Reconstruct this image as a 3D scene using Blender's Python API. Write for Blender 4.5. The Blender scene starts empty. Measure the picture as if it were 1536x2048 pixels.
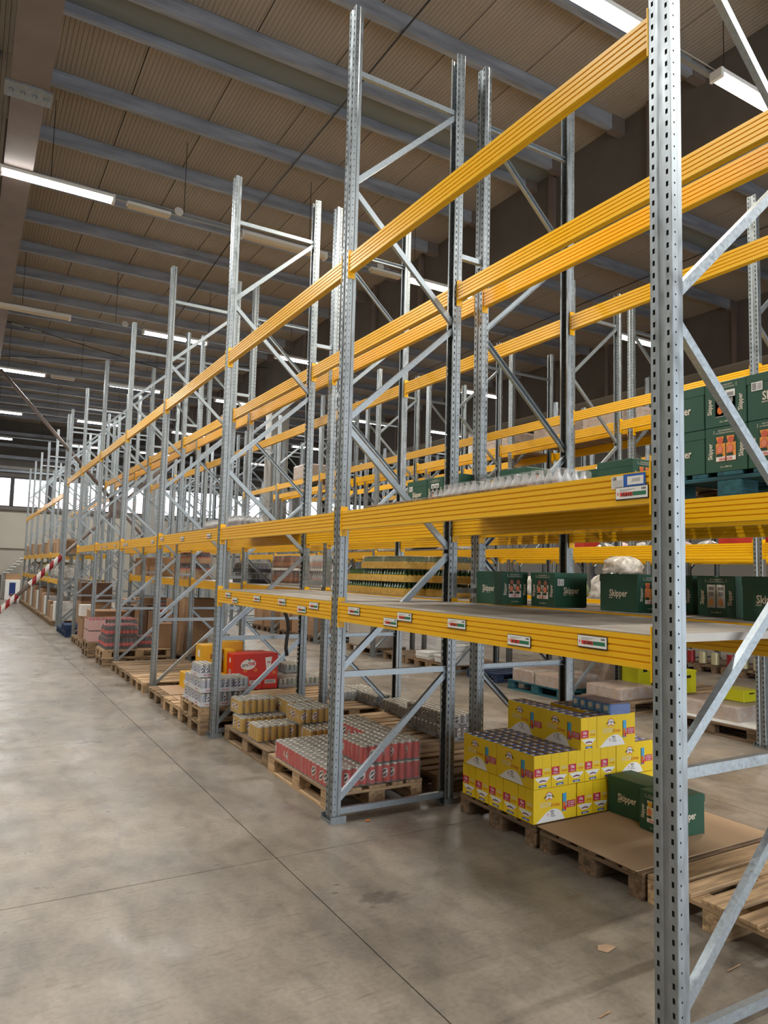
import bpy, math, random
from mathutils import Matrix, Vector
PI = math.pi
rnd = random.Random(7)
S = bpy.context.scene
COL = S.collection

# ------------------------------------------------------------------ camera
CAM = Vector((-2.2871, -4.5392, 1.7255))
def cam_axes(yaw, pitch, roll):
    f = Vector((math.sin(yaw)*math.cos(pitch), math.cos(yaw)*math.cos(pitch), math.sin(pitch)))
    r = Vector((math.cos(yaw), -math.sin(yaw), 0)); u = r.cross(f)
    return r*math.cos(roll)+u*math.sin(roll), -r*math.sin(roll)+u*math.cos(roll), f
cr, cu, cf = cam_axes(0.5268, 0.0841, 0.0252)
cd = bpy.data.cameras.new('camera'); cam = bpy.data.objects.new('camera', cd); COL.objects.link(cam)
cd.sensor_fit = 'AUTO'; cd.sensor_width = 36.0; cd.lens = 36.0*1432.67/2048
cd.clip_start = 0.05; cd.clip_end = 300
M = Matrix(((cr.x, cu.x, -cf.x), (cr.y, cu.y, -cf.y), (cr.z, cu.z, -cf.z))).to_4x4()
M.translation = CAM
cam.matrix_world = M
S.camera = cam

# ------------------------------------------------------------------ light and exposure
S.view_settings.view_transform = 'Standard'; S.view_settings.look = 'None'
S.view_settings.gamma = 1.0; S.view_settings.use_curve_mapping = False
S.view_settings.exposure = 0.62
S.cycles.max_bounces = 8; S.cycles.diffuse_bounces = 4; S.cycles.glossy_bounces = 4
S.cycles.transparent_max_bounces = 12; S.cycles.transmission_bounces = 4
S.cycles.sample_clamp_indirect = 6.0; S.cycles.caustics_reflective = False; S.cycles.caustics_refractive = False
W = bpy.data.worlds.new('daylight'); S.world = W; W.use_nodes = True
bg = W.node_tree.nodes['Background']; bg.inputs[0].default_value = (0.86, 0.92, 1.0, 1); bg.inputs[1].default_value = 3.4
LAMP_W = 105.0

# ------------------------------------------------------------------ materials
def nt(name):
    m = bpy.data.materials.new(name); m.use_nodes = True
    t = m.node_tree; return m, t, t.nodes['Principled BSDF']
def lin(c):
    return tuple((v/12.92 if v <= .04045 else ((v+.055)/1.055)**2.4) for v in [x/255 for x in c])
def mat(name, rgb, rough=.6, metal=0., noise=.0, nscale=8., bump=0., stretch=(1,1,1), spec=.5, emit=0., rvar=0., coord='Object', detail=4):
    m, t, b = nt(name); c = lin(rgb)
    b.inputs['Roughness'].default_value = rough; b.inputs['Metallic'].default_value = metal
    b.inputs['Specular IOR Level'].default_value = spec
    b.inputs['Base Color'].default_value = (*c, 1)
    if noise or bump or rvar:
        tc = t.nodes.new('ShaderNodeTexCoord'); mp = t.nodes.new('ShaderNodeMapping'); mp.inputs['Scale'].default_value = stretch
        n = t.nodes.new('ShaderNodeTexNoise'); n.inputs['Scale'].default_value = nscale; n.inputs['Detail'].default_value = detail
        t.links.new(tc.outputs[coord], mp.inputs[0]); t.links.new(mp.outputs[0], n.inputs['Vector'])
        if noise:
            r = t.nodes.new('ShaderNodeValToRGB')
            r.color_ramp.elements[0].position = .3; r.color_ramp.elements[1].position = .7
            r.color_ramp.elements[0].color = (*[v*(1-noise) for v in c], 1)
            r.color_ramp.elements[1].color = (*[min(1, v*(1+noise)) for v in c], 1)
            t.links.new(n.outputs['Fac'], r.inputs[0]); t.links.new(r.outputs[0], b.inputs['Base Color'])
        if rvar:
            mr = t.nodes.new('ShaderNodeMapRange'); mr.inputs['To Min'].default_value = rough-rvar; mr.inputs['To Max'].default_value = rough+rvar
            mr.inputs['From Min'].default_value = .3; mr.inputs['From Max'].default_value = .7
            t.links.new(n.outputs['Fac'], mr.inputs[0]); t.links.new(mr.outputs[0], b.inputs['Roughness'])
        if bump:
            bp = t.nodes.new('ShaderNodeBump'); bp.inputs['Strength'].default_value = bump; bp.inputs['Distance'].default_value = .01
            t.links.new(n.outputs['Fac'], bp.inputs['Height']); t.links.new(bp.outputs[0], b.inputs['Normal'])
    if emit:
        b.inputs['Emission Color'].default_value = (*c, 1); b.inputs['Emission Strength'].default_value = emit
    return m
GALV = mat('galvanised_steel', (146, 153, 156), .42, .75, .16, 26, .0, (1, 1, .35), rvar=.1)
PUNCH_SHADE = mat('painted_punch_shade', (52, 55, 58), .8, .1)  # shade inside the punched slots and holes, put into the colour
GALV2 = mat('galvanised_brace', (158, 167, 172), .40, .7, .14, 60, .0, rvar=.08)
SHELF = mat('galvanised_shelf', (158, 153, 145), .5, .45, .07, 6, .0, (1, 4, 1), rvar=.08)
YEL = mat('yellow_powder_coat', (238, 182, 2), .34)
YELD = mat('yellow_connector', (240, 182, 4), .38, 0, .06, 9)
ROD = mat('dark_steel_rod', (70, 68, 62), .5, .6)
PURL = mat('galvanised_purlin', (146, 152, 162), .55, .3, .3, 3.2, .0, (.35, 3, 2.0), detail=8)
GIRD = mat('weathered_girder_steel', (128, 116, 110), .5, .3, .12, 2.5, .05)
GDARK = mat('dark_girder_web', (98, 93, 88), .8, .0, .1, 2.)
CONC = mat('grey_concrete', (138, 136, 130), .85, 0, .1, 2.5, .1)
WALLM = mat('painted_wall', (168, 162, 150), .85, 0, .05, .6)
BLACK = mat('black_steel', (30, 31, 33), .5)
DKGREY = mat('dark_grey', (60, 62, 66), .5)
WHITE = mat('white_plastic', (232, 232, 228), .4)
PAPER = mat('white_paper', (226, 226, 222), .7)
INK = mat('black_ink', (28, 26, 26), .6)
GREYINK = mat('grey_ink', (140, 140, 138), .6)
REDP = mat('red_print', (214, 60, 42), .55)
GREENP = mat('green_print', (26, 112, 78), .55)
BLUEP = mat('blue_tape', (28, 92, 178), .35)
WOOD = mat('pine_wood', (166, 134, 98), .8, 0, .35, 3.5, .25, (1, 1, 1), detail=8)
CARD = mat('corrugated_cardboard', (158, 124, 92), .85, 0, .08, 3)
CARD2 = mat('pale_cardboard', (176, 146, 116), .85, 0, .06, 3)
SHEETC = mat('cardboard_sheet', (172, 144, 114), .85, 0, .05, 2)
GCART = mat('dark_green_carton', (30, 76, 56), .55, 0, .05, 2)
GCARTD = mat('dark_green_carton_inside', (20, 54, 40), .6)
CREAM = mat('cream_print', (222, 214, 196), .6)
YCART = mat('yellow_carton', (232, 196, 20), .5, 0, .03, 4)
MAG = mat('crimson_print', (196, 30, 66), .5)
ORG = mat('orange_print', (214, 110, 20), .5)
BLUES = mat('bright_blue_carton_top', (40, 112, 204), .4)
BROWNTOP = mat('brown_carton_top', (146, 118, 104), .6, 0, .1, 30)
BLUEC = mat('blue_carton', (26, 86, 158), .4)
BLUEL = mat('light_blue_print', (70, 160, 205), .4)
REDC = mat('red_carton', (206, 40, 22), .5, 0, .04, 3)
YC2 = mat('yellow_tea_carton', (226, 172, 20), .5, 0, .04, 3)
TEAL = mat('teal_painted_wood', (34, 84, 92), .75, 0, .25, 6, .2)
BLUEW = mat('blue_painted_wood', (38, 60, 96), .75, 0, .25, 6, .2)
YCRATE = mat('yellow_plastic_crate', (206, 204, 28), .45)
ALU = mat('can_aluminium', (196, 192, 180), .32, .8, .06, 20)
COLA = mat('cola_bottle', (38, 14, 10), .15)
REDL = mat('red_label', (190, 24, 28), .45)
GLASSG = mat('green_glass_bottle', (58, 84, 52), .12)
DGLASS = mat('brown_glass_bottle', (110, 58, 30), .12)
PETC = mat('clear_bottle', (176, 178, 178), .15)
WATERP = mat('water_bottle_label', (150, 140, 142), .3)
DARKP = mat('dark_plastic', (38, 40, 46), .5)
BAGW = mat('white_bag', (196, 192, 184), .25, 0, .3, 14, 1.0)
PINKW = mat('white_pink_bag', (222, 186, 180), .5, 0, .25, 7, .3)
DECKG = mat('grey_ridge_panel', (128, 134, 132), .6, .2)
CABLE = mat('grey_cable', (170, 168, 160), .5)
REDFLAG = mat('red_poster', (204, 52, 34), .6)
SKINT = None
def mat_deck():
    m, t, b = nt('roof_deck_panel'); b.inputs['Roughness'].default_value = .55
    tc = t.nodes.new('ShaderNodeTexCoord'); sep = t.nodes.new('ShaderNodeSeparateXYZ'); t.links.new(tc.outputs['Object'], sep.inputs[0])
    mu = t.nodes.new('ShaderNodeMath'); mu.operation = 'MULTIPLY'; mu.inputs[1].default_value = 2*PI/.06; t.links.new(sep.outputs['X'], mu.inputs[0])
    si = t.nodes.new('ShaderNodeMath'); si.operation = 'SINE'; t.links.new(mu.outputs[0], si.inputs[0])
    pw = t.nodes.new('ShaderNodeMapRange'); pw.inputs['From Min'].default_value = .55; pw.inputs['From Max'].default_value = 1; t.links.new(si.outputs[0], pw.inputs[0])
    bp = t.nodes.new('ShaderNodeBump'); bp.inputs['Strength'].default_value = .9; bp.inputs['Distance'].default_value = .01
    t.links.new(pw.outputs[0], bp.inputs['Height']); t.links.new(bp.outputs[0], b.inputs['Normal'])
    n = t.nodes.new('ShaderNodeTexNoise'); n.inputs['Scale'].default_value = .8; t.links.new(tc.outputs['Object'], n.inputs['Vector'])
    r = t.nodes.new('ShaderNodeValToRGB'); r.color_ramp.elements[0].color = (*lin((152, 142, 130)), 1); r.color_ramp.elements[1].color = (*lin((174, 163, 149)), 1)
    t.links.new(n.outputs['Fac'], r.inputs[0]); t.links.new(r.outputs[0], b.inputs['Base Color'])
    return m
DECK = mat_deck()
def mat_floor():
    m, t, b = nt('power_floated_concrete')
    tc = t.nodes.new('ShaderNodeTexCoord')
    def noise(sc, det=6, st=(1, 1, 1), dist=0.):
        mp = t.nodes.new('ShaderNodeMapping'); mp.inputs['Scale'].default_value = st
        n = t.nodes.new('ShaderNodeTexNoise'); n.inputs['Scale'].default_value = sc; n.inputs['Detail'].default_value = det
        n.inputs['Distortion'].default_value = dist
        t.links.new(tc.outputs['Generated' if 0 else 'Object'], mp.inputs[0]); t.links.new(mp.outputs[0], n.inputs['Vector']); return n
    def ramp(src, a, b_, p0=.3, p1=.7):
        r = t.nodes.new('ShaderNodeValToRGB'); r.color_ramp.elements[0].position = p0; r.color_ramp.elements[1].position = p1
        r.color_ramp.elements[0].color = (*a, 1); r.color_ramp.elements[1].color = (*b_, 1); t.links.new(src.outputs['Fac'], r.inputs[0]); return r
    def mix(a, b_, f=1., mode='MULTIPLY'):
        x = t.nodes.new('ShaderNodeMixRGB'); x.blend_type = mode; x.inputs[0].default_value = f
        t.links.new(a.outputs[0], x.inputs[1]); t.links.new(b_.outputs[0], x.inputs[2]); return x
    A = ramp(noise(1.3, 7, (1, 1, 1), .4), lin((114, 106, 95)), lin((144, 134, 121)), .32, .66)
    Bn = ramp(noise(4.5, 8, (1.6, .8, 1), .6), (.80, .80, .81), (1.05, 1.04, 1.03), .34, .58)
    Cn = ramp(noise(38, 3), (.88, .88, .88), (1.05, 1.05, 1.05), .3, .6)
    Dn = ramp(noise(14, 5, (.35, 3.0, 1), .3), (.78, .77, .76), (1, 1, 1), .3, .42)
    c = mix(mix(mix(A, Bn), Cn), Dn)
    def stain(x, y, rx, ry, dark, c):
        sp = t.nodes.new('ShaderNodeMapping'); sp.vector_type = 'POINT'; sp.inputs['Location'].default_value = (-x/rx, -y/ry, 0); sp.inputs['Scale'].default_value = (1/rx, 1/ry, 0)
        gm = t.nodes.new('ShaderNodeNewGeometry'); t.links.new(gm.outputs['Position'], sp.inputs[0])
        ln = t.nodes.new('ShaderNodeVectorMath'); ln.operation = 'LENGTH'; t.links.new(sp.outputs[0], ln.inputs[0])
        nn = t.nodes.new('ShaderNodeTexNoise'); nn.inputs['Scale'].default_value = 22; nn.inputs['Detail'].default_value = 5; t.links.new(gm.outputs['Position'], nn.inputs['Vector'])
        ad = t.nodes.new('ShaderNodeMath'); ad.operation = 'MULTIPLY_ADD'; ad.inputs[1].default_value = 2.2; t.links.new(nn.outputs['Fac'], ad.inputs[0]); t.links.new(ln.outputs['Value'], ad.inputs[2])
        mr = t.nodes.new('ShaderNodeMapRange'); mr.inputs['From Min'].default_value = 1.5; mr.inputs['From Max'].default_value = 1.9; mr.inputs['To Min'].default_value = dark; mr.inputs['To Max'].default_value = 1
        t.links.new(ad.outputs[0], mr.inputs[0])
        x_ = t.nodes.new('ShaderNodeMixRGB'); x_.blend_type = 'MULTIPLY'; x_.inputs[0].default_value = 1
        t.links.new(c.outputs[0], x_.inputs[1]); t.links.new(mr.outputs[0], x_.inputs[2]); return x_
    for q in ((-.27, -1.12, .16, .11, .62), (-.40, -.88, .028, .022, .5), (-.46, -.96, .03, .02, .55), (-1.1, 5.1, .12, .08, .6), (-.9, 3.6, .2, .05, .75), (.45, -.35, .5, .2, .85)): c = stain(*q, c)
    t.links.new(c.outputs[0], b.inputs['Base Color'])
    rn = noise(3., 6, (1, 1, 1), .5); mr = t.nodes.new('ShaderNodeMapRange'); mr.inputs['From Min'].default_value = .3; mr.inputs['From Max'].default_value = .7
    mr.inputs['To Min'].default_value = .24; mr.inputs['To Max'].default_value = .5
    t.links.new(rn.outputs['Fac'], mr.inputs[0]); t.links.new(mr.outputs[0], b.inputs['Roughness'])
    bp = t.nodes.new('ShaderNodeBump'); bp.inputs['Strength'].default_value = .12; bp.inputs['Distance'].default_value = .004
    t.links.new(Cn.outputs[0], bp.inputs['Height']); t.links.new(bp.outputs[0], b.inputs['Normal'])
    return m
FLOORM = mat_floor()
JOINT = mat('joint_filler', (84, 74, 64), .9)
def mat_film(name, a=.22, tint=(.9, .9, .9), rough=.18):
    m = bpy.data.materials.new(name); m.use_nodes = True; t = m.node_tree
    for n in list(t.nodes): t.nodes.remove(n)
    o = t.nodes.new('ShaderNodeOutputMaterial'); tr = t.nodes.new('ShaderNodeBsdfTransparent'); p = t.nodes.new('ShaderNodeBsdfPrincipled')
    p.inputs['Base Color'].default_value = (*tint, 1); p.inputs['Roughness'].default_value = rough
    mx = t.nodes.new('ShaderNodeMixShader')
    tc = t.nodes.new('ShaderNodeTexCoord'); n = t.nodes.new('ShaderNodeTexNoise'); n.inputs['Scale'].default_value = 9; n.inputs['Detail'].default_value = 3
    t.links.new(tc.outputs['Object'], n.inputs['Vector'])
    mr = t.nodes.new('ShaderNodeMapRange'); mr.inputs['To Min'].default_value = a*.4; mr.inputs['To Max'].default_value = a*1.6
    t.links.new(n.outputs['Fac'], mr.inputs[0]); t.links.new(mr.outputs[0], mx.inputs[0])
    bp = t.nodes.new('ShaderNodeBump'); bp.inputs['Strength'].default_value = .5; bp.inputs['Distance'].default_value = .01
    t.links.new(n.outputs['Fac'], bp.inputs['Height']); t.links.new(bp.outputs[0], p.inputs['Normal'])
    t.links.new(tr.outputs[0], mx.inputs[1]); t.links.new(p.outputs[0], mx.inputs[2]); t.links.new(mx.outputs[0], o.inputs[0])
    return m
FILM = mat_film('shrink_film', .12)
FILM2 = mat_film('stretch_wrap', .34, (.8, .78, .76), .25)
GLASS = mat_film('window_glass', .06, (.8, .9, .95), .03)
def mat_emit(name, rgb, s):
    m, t, b = nt(name); b.inputs['Base Color'].default_value = (.8, .8, .8, 1)
    b.inputs['Emission Color'].default_value = (*rgb, 1); b.inputs['Emission Strength'].default_value = s; return m
TUBE_C = mat_emit('cool_tube', (1, .98, .95), 14.)
TUBE_W = mat_emit('warm_tube', (1, .86, .62), 11.)
OFFD = mat('unlit_diffuser', (206, 190, 160), .3)

# ------------------------------------------------------------------ mesh helpers
class MB:
    def __init__(s): s.v = []; s.f = []; s.m = []; s.mats = []
    def mi(s, mt):
        if mt is None: return 0
        if mt not in s.mats: s.mats.append(mt)
        return s.mats.index(mt)
    def add(s, vs, fs, mt=None):
        b = len(s.v); s.v += [tuple(v) for v in vs]; k = s.mi(mt)
        for f in fs: s.f.append(tuple(i+b for i in f)); s.m.append(k)
        return s
    def box(s, x0, x1, y0, y1, z0, z1, mt=None):
        v = [(x0,y0,z0),(x1,y0,z0),(x1,y1,z0),(x0,y1,z0),(x0,y0,z1),(x1,y0,z1),(x1,y1,z1),(x0,y1,z1)]
        return s.add(v, [(0,3,2,1),(4,5,6,7),(0,1,5,4),(1,2,6,5),(2,3,7,6),(3,0,4,7)], mt)
    def bbox(s, x0, x1, y0, y1, z0, z1, c, mt=None):      # chamfered box (vertical and top edges)
        r = [(x0+c,y0),(x1-c,y0),(x1,y0+c),(x1,y1-c),(x1-c,y1),(x0+c,y1),(x0,y1-c),(x0,y0+c)]
        cx, cy = (x0+x1)/2, (y0+y1)/2
        def ins(p): return (p[0]+(c if p[0] < cx else -c), p[1]+(c if p[1] < cy else -c))
        vs = [(*p, z0) for p in r]+[(*p, z1-c) for p in r]+[(*ins(p), z1) for p in r]
        fs = [(7,6,5,4,3,2,1,0), tuple(range(16, 24))]
        for k in (0, 8):
            for i in range(8): j = (i+1) % 8; fs.append((k+i, k+j, k+8+j, k+8+i))
        return s.add(vs, fs, mt)
    def prism(s, pts, z0, z1, mt=None, cap=True):
        n = len(pts); vs = [(*p, z0) for p in pts]+[(*p, z1) for p in pts]
        fs = [(i, (i+1) % n, n+(i+1) % n, n+i) for i in range(n)]
        if cap: fs += [tuple(reversed(range(n))), tuple(range(n, 2*n))]
        return s.add(vs, fs, mt)
    def bar(s, a, b, w, h, mt=None, up=(0, 1, 0)):        # rectangular bar; w across, h along `up`
        a = Vector(a); b = Vector(b); d = (b-a).normalized(); u = Vector(up); u = (u-d*u.dot(d)).normalized(); r = d.cross(u)
        vs = []
        for p in (a, b):
            for i, j in ((-1,-1),(1,-1),(1,1),(-1,1)): vs.append(p+r*(w/2*i)+u*(h/2*j))
        return s.add(vs, [(0,3,2,1),(4,5,6,7),(0,1,5,4),(1,2,6,5),(2,3,7,6),(3,0,4,7)], mt)
    def tube(s, pts, r, n=8, mt=None, cap=True):
        pts = [Vector(p) for p in pts]; vs = []; fs = []
        for k, p in enumerate(pts):
            d = (pts[min(k+1, len(pts)-1)]-pts[max(k-1, 0)]).normalized()
            u = Vector((0, 0, 1)) if abs(d.z) < .9 else Vector((1, 0, 0)); u = (u-d*u.dot(d)).normalized(); w = d.cross(u)
            for i in range(n): a = 2*PI*i/n; vs.append(p+u*(r*math.cos(a))+w*(r*math.sin(a)))
        for k in range(len(pts)-1):
            for i in range(n): j = (i+1) % n; fs.append((k*n+i, k*n+j, (k+1)*n+j, (k+1)*n+i))
        if cap: fs += [tuple(reversed(range(n))), tuple(range((len(pts)-1)*n, len(pts)*n))]
        return s.add(vs, fs, mt)
    def lathe(s, prof, n=12, mt=None, o=(0, 0, 0), mats=None):
        vs = []; 
        for r, z in prof:
            for i in range(n): a = 2*PI*i/n; vs.append((o[0]+r*math.cos(a), o[1]+r*math.sin(a), o[2]+z))
        for k in range(len(prof)-1):
            fs = [(i, (i+1) % n, n+(i+1) % n, n+i) for i in range(n)]
            s.add(vs[k*n:(k+2)*n], fs, mats[k] if mats else mt)
        s.add(vs[-n:], [tuple(range(n))], mats[-1] if mats else mt)
        s.add(vs[:n], [tuple(reversed(range(n)))], mats[0] if mats else mt)
        return s
    def mesh(s, name, smooth=False):
        me = bpy.data.meshes.new(name); me.from_pydata(s.v, [], s.f)
        for mt in s.mats: me.materials.append(mt)
        if len(s.mats) > 1: me.polygons.foreach_set('material_index', s.m)
        if smooth: me.polygons.foreach_set('use_smooth', [True]*len(s.f))
        me.update(); return me

def obj(name, me, parent=None, loc=(0, 0, 0), rot=(0, 0, 0), **kw):
    o = bpy.data.objects.new(name, me); COL.objects.link(o); o.parent = parent; o.location = loc; o.rotation_euler = rot
    for k, v in kw.items(): o[k] = v
    return o
def thing(name, label, cat, loc=(0, 0, 0), rz=0, group=None, me=None):
    o = obj(name, me, None, loc, (0, 0, rz), label=label, category=cat)
    if group: o['group'] = group
    return o
def struct(name, me, parent=None, loc=(0, 0, 0)):
    o = obj(name, me, parent, loc)
    if parent is None: o['kind'] = 'structure'
    return o
def dup(o, parent=None, loc=None, rz=None, label=None, group=None):
    c = o.copy(); COL.objects.link(c); c.parent = parent
    if loc is not None: c.location = loc
    if rz is not None: c.rotation_euler = (0, 0, rz)
    if label: c['label'] = label
    if group: c['group'] = group
    for ch in o.children: dup(ch, c)
    return c
_tc = {}
def text_mesh(txt, size, mt, fat=0., shear=0., sx=1., origin=(0, 0, 0), u=(1, 0, 0), v=(0, 0, 1), rot=0., curve=0.):
    """flat lettering, centred on origin, written along u with up v"""
    key = (txt, size, mt.name, fat, shear, sx, tuple(origin), tuple(u), tuple(v), rot, curve)
    if key in _tc: return _tc[key]
    cv = bpy.data.curves.new('lettering', 'FONT'); cv.body = txt; cv.size = 1.; cv.align_x = 'CENTER'; cv.align_y = 'CENTER'
    cv.resolution_u = 2; cv.offset = fat; cv.shear = shear; cv.extrude = 0.
    tmp = bpy.data.objects.new('tmp', cv); COL.objects.link(tmp)
    dg = bpy.context.evaluated_depsgraph_get(); me = bpy.data.meshes.new_from_object(tmp.evaluated_get(dg))
    bpy.data.objects.remove(tmp); bpy.data.curves.remove(cv)
    me.materials.clear(); me.materials.append(mt)
    u = Vector(u); v = Vector(v); o = Vector(origin); ca, sa = math.cos(rot), math.sin(rot)
    for p in me.vertices:
        x, y = p.co.x*size*sx, p.co.y*size
        if curve: y -= curve*x*x
        x, y = x*ca-y*sa, x*sa+y*ca
        p.co = o+u*x+v*y
    me.name = 'lettering'; _tc[key] = me; return me
def quad(mb, origin, u, v, x0, x1, y0, y1, mt):
    o = Vector(origin); u = Vector(u); v = Vector(v)
    mb.add([o+u*x0+v*y0, o+u*x1+v*y0, o+u*x1+v*y1, o+u*x0+v*y1], [(0, 1, 2, 3)], mt)
def poly(mb, origin, u, v, pts, mt):
    o = Vector(origin); u = Vector(u); v = Vector(v)
    mb.add([o+u*x+v*y for x, y in pts], [tuple(range(len(pts)))], mt)
def ell(cx, cy, rx, ry, n=18, a0=0., a1=2*PI, tilt=0.):
    out = []
    for i in range(n):
        a = a0+(a1-a0)*i/(n if abs(a1-a0-2*PI) < 1e-6 else n-1); x, y = rx*math.cos(a), ry*math.sin(a)
        out.append((cx+x*math.cos(tilt)-y*math.sin(tilt), cy+x*math.sin(tilt)+y*math.cos(tilt)))
    return out
ORD = ['first', 'second', 'third', 'fourth', 'fifth', 'sixth', 'seventh', 'eighth', 'ninth', 'tenth', 'eleventh', 'twelfth', 'thirteenth', 'fourteenth', 'fifteenth', 'sixteenth']

# ================================================================== SETTING
P = 2.773; D = 1.025; ROWS = dict(A=0.0, B=1.235, C=5.0, Dd=6.26, E=10.0, F=11.26)
DECKZ = 8.83; PURZ = 8.61; LZ = 7.2
FX0, FX1, FY0, FY1 = -7.6, 28.0, -9.5, 35.6
fl = struct('floor', MB().box(FX0, FX1, FY0, FY1, -.3, -.012, JOINT).mesh('floor'))
gx = [-7.555, -4.055, -.555, 2.945, 6.445, 9.945, 13.445, 16.945, 20.445, 23.945, 27.445]
gy = [-7.30, -3.84, -.38, 3.08, 6.54, 10.0, 13.46, 16.92, 20.38, 23.84, 27.3, 30.76, 34.22, 35.6]
gy = [FY0]+gy; g = .003
_sl = {}
for i in range(len(gx)-1):
    for j in range(len(gy)-1):
        a, b = gx[i+1]-gx[i], gy[j+1]-gy[j]
        struct('floor_slab', MB().bbox(gx[i]+g, gx[i+1]-g, gy[j]+g, gy[j+1]-g, -.012, 0, .002, FLOORM).mesh('floor_slab'), fl)

# --- end wall with window band
wl = struct('wall_far', MB().box(FX0, FX1, 35.6, 35.8, 0, 4.5, WALLM).box(FX0, FX1, 35.6, 35.8, 6.02, 9.2, GDARK).mesh('wall_far'))
struct('wall_girt', MB().box(FX0, FX1, 35.45, 35.6, 4.34, 4.48, GDARK).mesh('girt'), wl)
for zz in (6.25, 6.9, 7.5, 8.1): struct('wall_girt', MB().box(FX0, FX1, 35.38, 35.6, zz, zz+.16, PURL).mesh('girt'), wl)
struct('wall_pipe', MB().tube([(FX0+.1, 35.2, 6.45), (FX1-.1, 35.2, 6.45)], .07, 8, CONC).mesh('pipe'), wl)
struct('wall_girt', MB().box(FX0, FX1, 35.5, 35.6, 2.45, 2.62, WALLM).mesh('girt'), wl)
n = 1; x = -3.9
while x < 27:
    w = 1.72
    wo = struct('window_%d' % n, None, None, (x+w/2, 35.7, 4.5)); n += 1
    struct('window_frame', MB().box(-w/2, -w/2+.09, -.06, .06, 0, 1.52, BLACK).box(w/2-.09, w/2, -.06, .06, 0, 1.52, BLACK)
           .box(-w/2+.09, w/2-.09, -.06, .06, 0, .07, BLACK).box(-w/2+.09, w/2-.09, -.06, .06, 1.45, 1.52, BLACK).mesh('frame'), wo)
    struct('pane', MB().box(-w/2+.09, w/2-.09, -.006, .006, .07, 1.45, GLASS).mesh('pane'), wo)
    x += w
struct('wall_near', MB().box(FX0, -1.6, -9.7, -9.5, 0, 9.2, WALLM).box(8.5, 28, -9.7, -9.5, 0, 9.2, WALLM).box(-1.6, 8.5, -9.7, -9.5, 4.6, 9.2, WALLM).mesh('wall_near'))  # unseen wall, added to let daylight in only through its right-hand opening
struct('wall_left', MB().box(-7.8, -7.6, FY0, FY1, 0, 9.2, WALLM).mesh('wall_left'))
struct('wall_right', MB().box(28, 28.2, FY0, FY1, 0, 9.2, WALLM).mesh('wall_right'))
# neighbouring building seen through the far windows
nb = thing('building', 'pale pink building seen through the far window band', 'building', (2, 60, 0))
obj('wall', MB().box(-9, 9, 0, 8, 0, 7.2, mat('pink_render', (226, 190, 190), .9)).mesh('wall'), nb)
obj('roof', MB().box(-9.4, 9.4, -.4, 8.4, 7.2, 7.5, mat('pale_roof', (200, 196, 190), .9)).mesh('roof'), nb)

# --- ceiling: deck panels, purlins
cl = struct('ceiling', MB().box(FX0, FX1, FY0, FY1, DECKZ+.06, DECKZ+.2, GDARK).mesh('ceiling'))
def cvY(y): return -4.539+(y+4.539)*1.0504
PY = [-3.2, -1.75, -.3, 1.12, 2.46, 3.70, 4.33, 5.83, 7.30, 8.84, 10.35, 11.9, 13.38, 14.85, 16.3, 17.8, 19.3, 20.8, 22.3, 23.8, 25.3, 26.8, 28.3, 29.8, 31.3]
PY = [cvY(y) for y in PY]
jx = []; x = -.56-1.17*6+.01
while x < 28: jx.append(x); x += 1.17
pm = MB().box(-.577, .577, 0, 1, 0, .05, DECK).mesh('deck_panel')
ys = [FY0]+[y for y in PY]+[FY1]
for i in range(len(jx)):
    xc = jx[i]+.585
    if xc+.6 > 28 or xc-.6 < FX0: continue
    for k in range(0, len(ys)-1):
        y0, y1 = ys[k]+.004, ys[k+1]-.004
        if k == 6: continue
        if xc > 15 and y0 < 3: continue
        o = struct('deck_panel', pm, cl, (xc, y0, DECKZ)); o.scale = (1, y1-y0, 1)
struct('ridge_panel', MB().box(FX0, FX1, PY[5]+.1, PY[6]-.01, PURZ+.12, PURZ+.14, DECKG).mesh('ridge_panel'), cl)
XG1, XG2 = 6.13, 14.3
def purlin_mesh(L):
    m = MB()
    # sigma profile in (y,z), extruded along x
    pr = [(0, 0), (.09, 0), (.09, .03), (.082, .03), (.082, .008), (.006, .008), (.006, .06), (.009, .085), (.009, .135), (.006, .16), (.006, .212), (.09, .212), (.09, .22), (0, .22), (0, .16), (.003, .135), (.003, .085), (0, .06)]
    nn = len(pr); vs = [(0, a, b) for a, b in pr]+[(L, a, b) for a, b in pr]
    m.add(vs, [(i, nn+i, nn+(i+1) % nn, (i+1) % nn) for i in range(nn)], PURL); return m.mesh('purlin')
p1, p2, p3 = purlin_mesh(XG1+1.8), purlin_mesh(XG2-XG1-.35), purlin_mesh(13.)
p0 = purlin_mesh(5.3)
clt = MB().box(-.26, 0, -.02, .11, -.03, .22, GIRD).mesh('purlin_cleat')
for y in PY:
    struct('purlin', p1, cl, (-1.8, y, PURZ)); struct('purlin', p2, cl, (XG1+.35, y, PURZ))
    struct('purlin', p3, cl, (XG2+.35, y, PURZ)); struct('purlin', p0, cl, (-7.6, y, PURZ))
    struct('purlin_cleat', clt, cl, (XG1-.0, y, PURZ)); struct('purlin_cleat', clt, cl, (XG2, y, PURZ))
def rod(a, b, nodes=()):
    o = struct('tie_rod', MB().tube([a, b], .012, 6, ROD).mesh('tie_rod', True), cl)
    a, b = Vector(a), Vector(b)
    for f in nodes: struct('turnbuckle', MB().tube([a+(b-a)*(f-.02), a+(b-a)*(f+.02)], .035, 8, GALV).mesh('turnbuckle'), cl)
rod((2.1, FY0+.2, 8.585), (2.1, 9.5, 8.585)); rod((2.1, 9.5, 8.585), (2.6, 21, 8.585), (.62,)); rod((10.7, 0, 8.585), (10.75, 17, 8.585))
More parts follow.
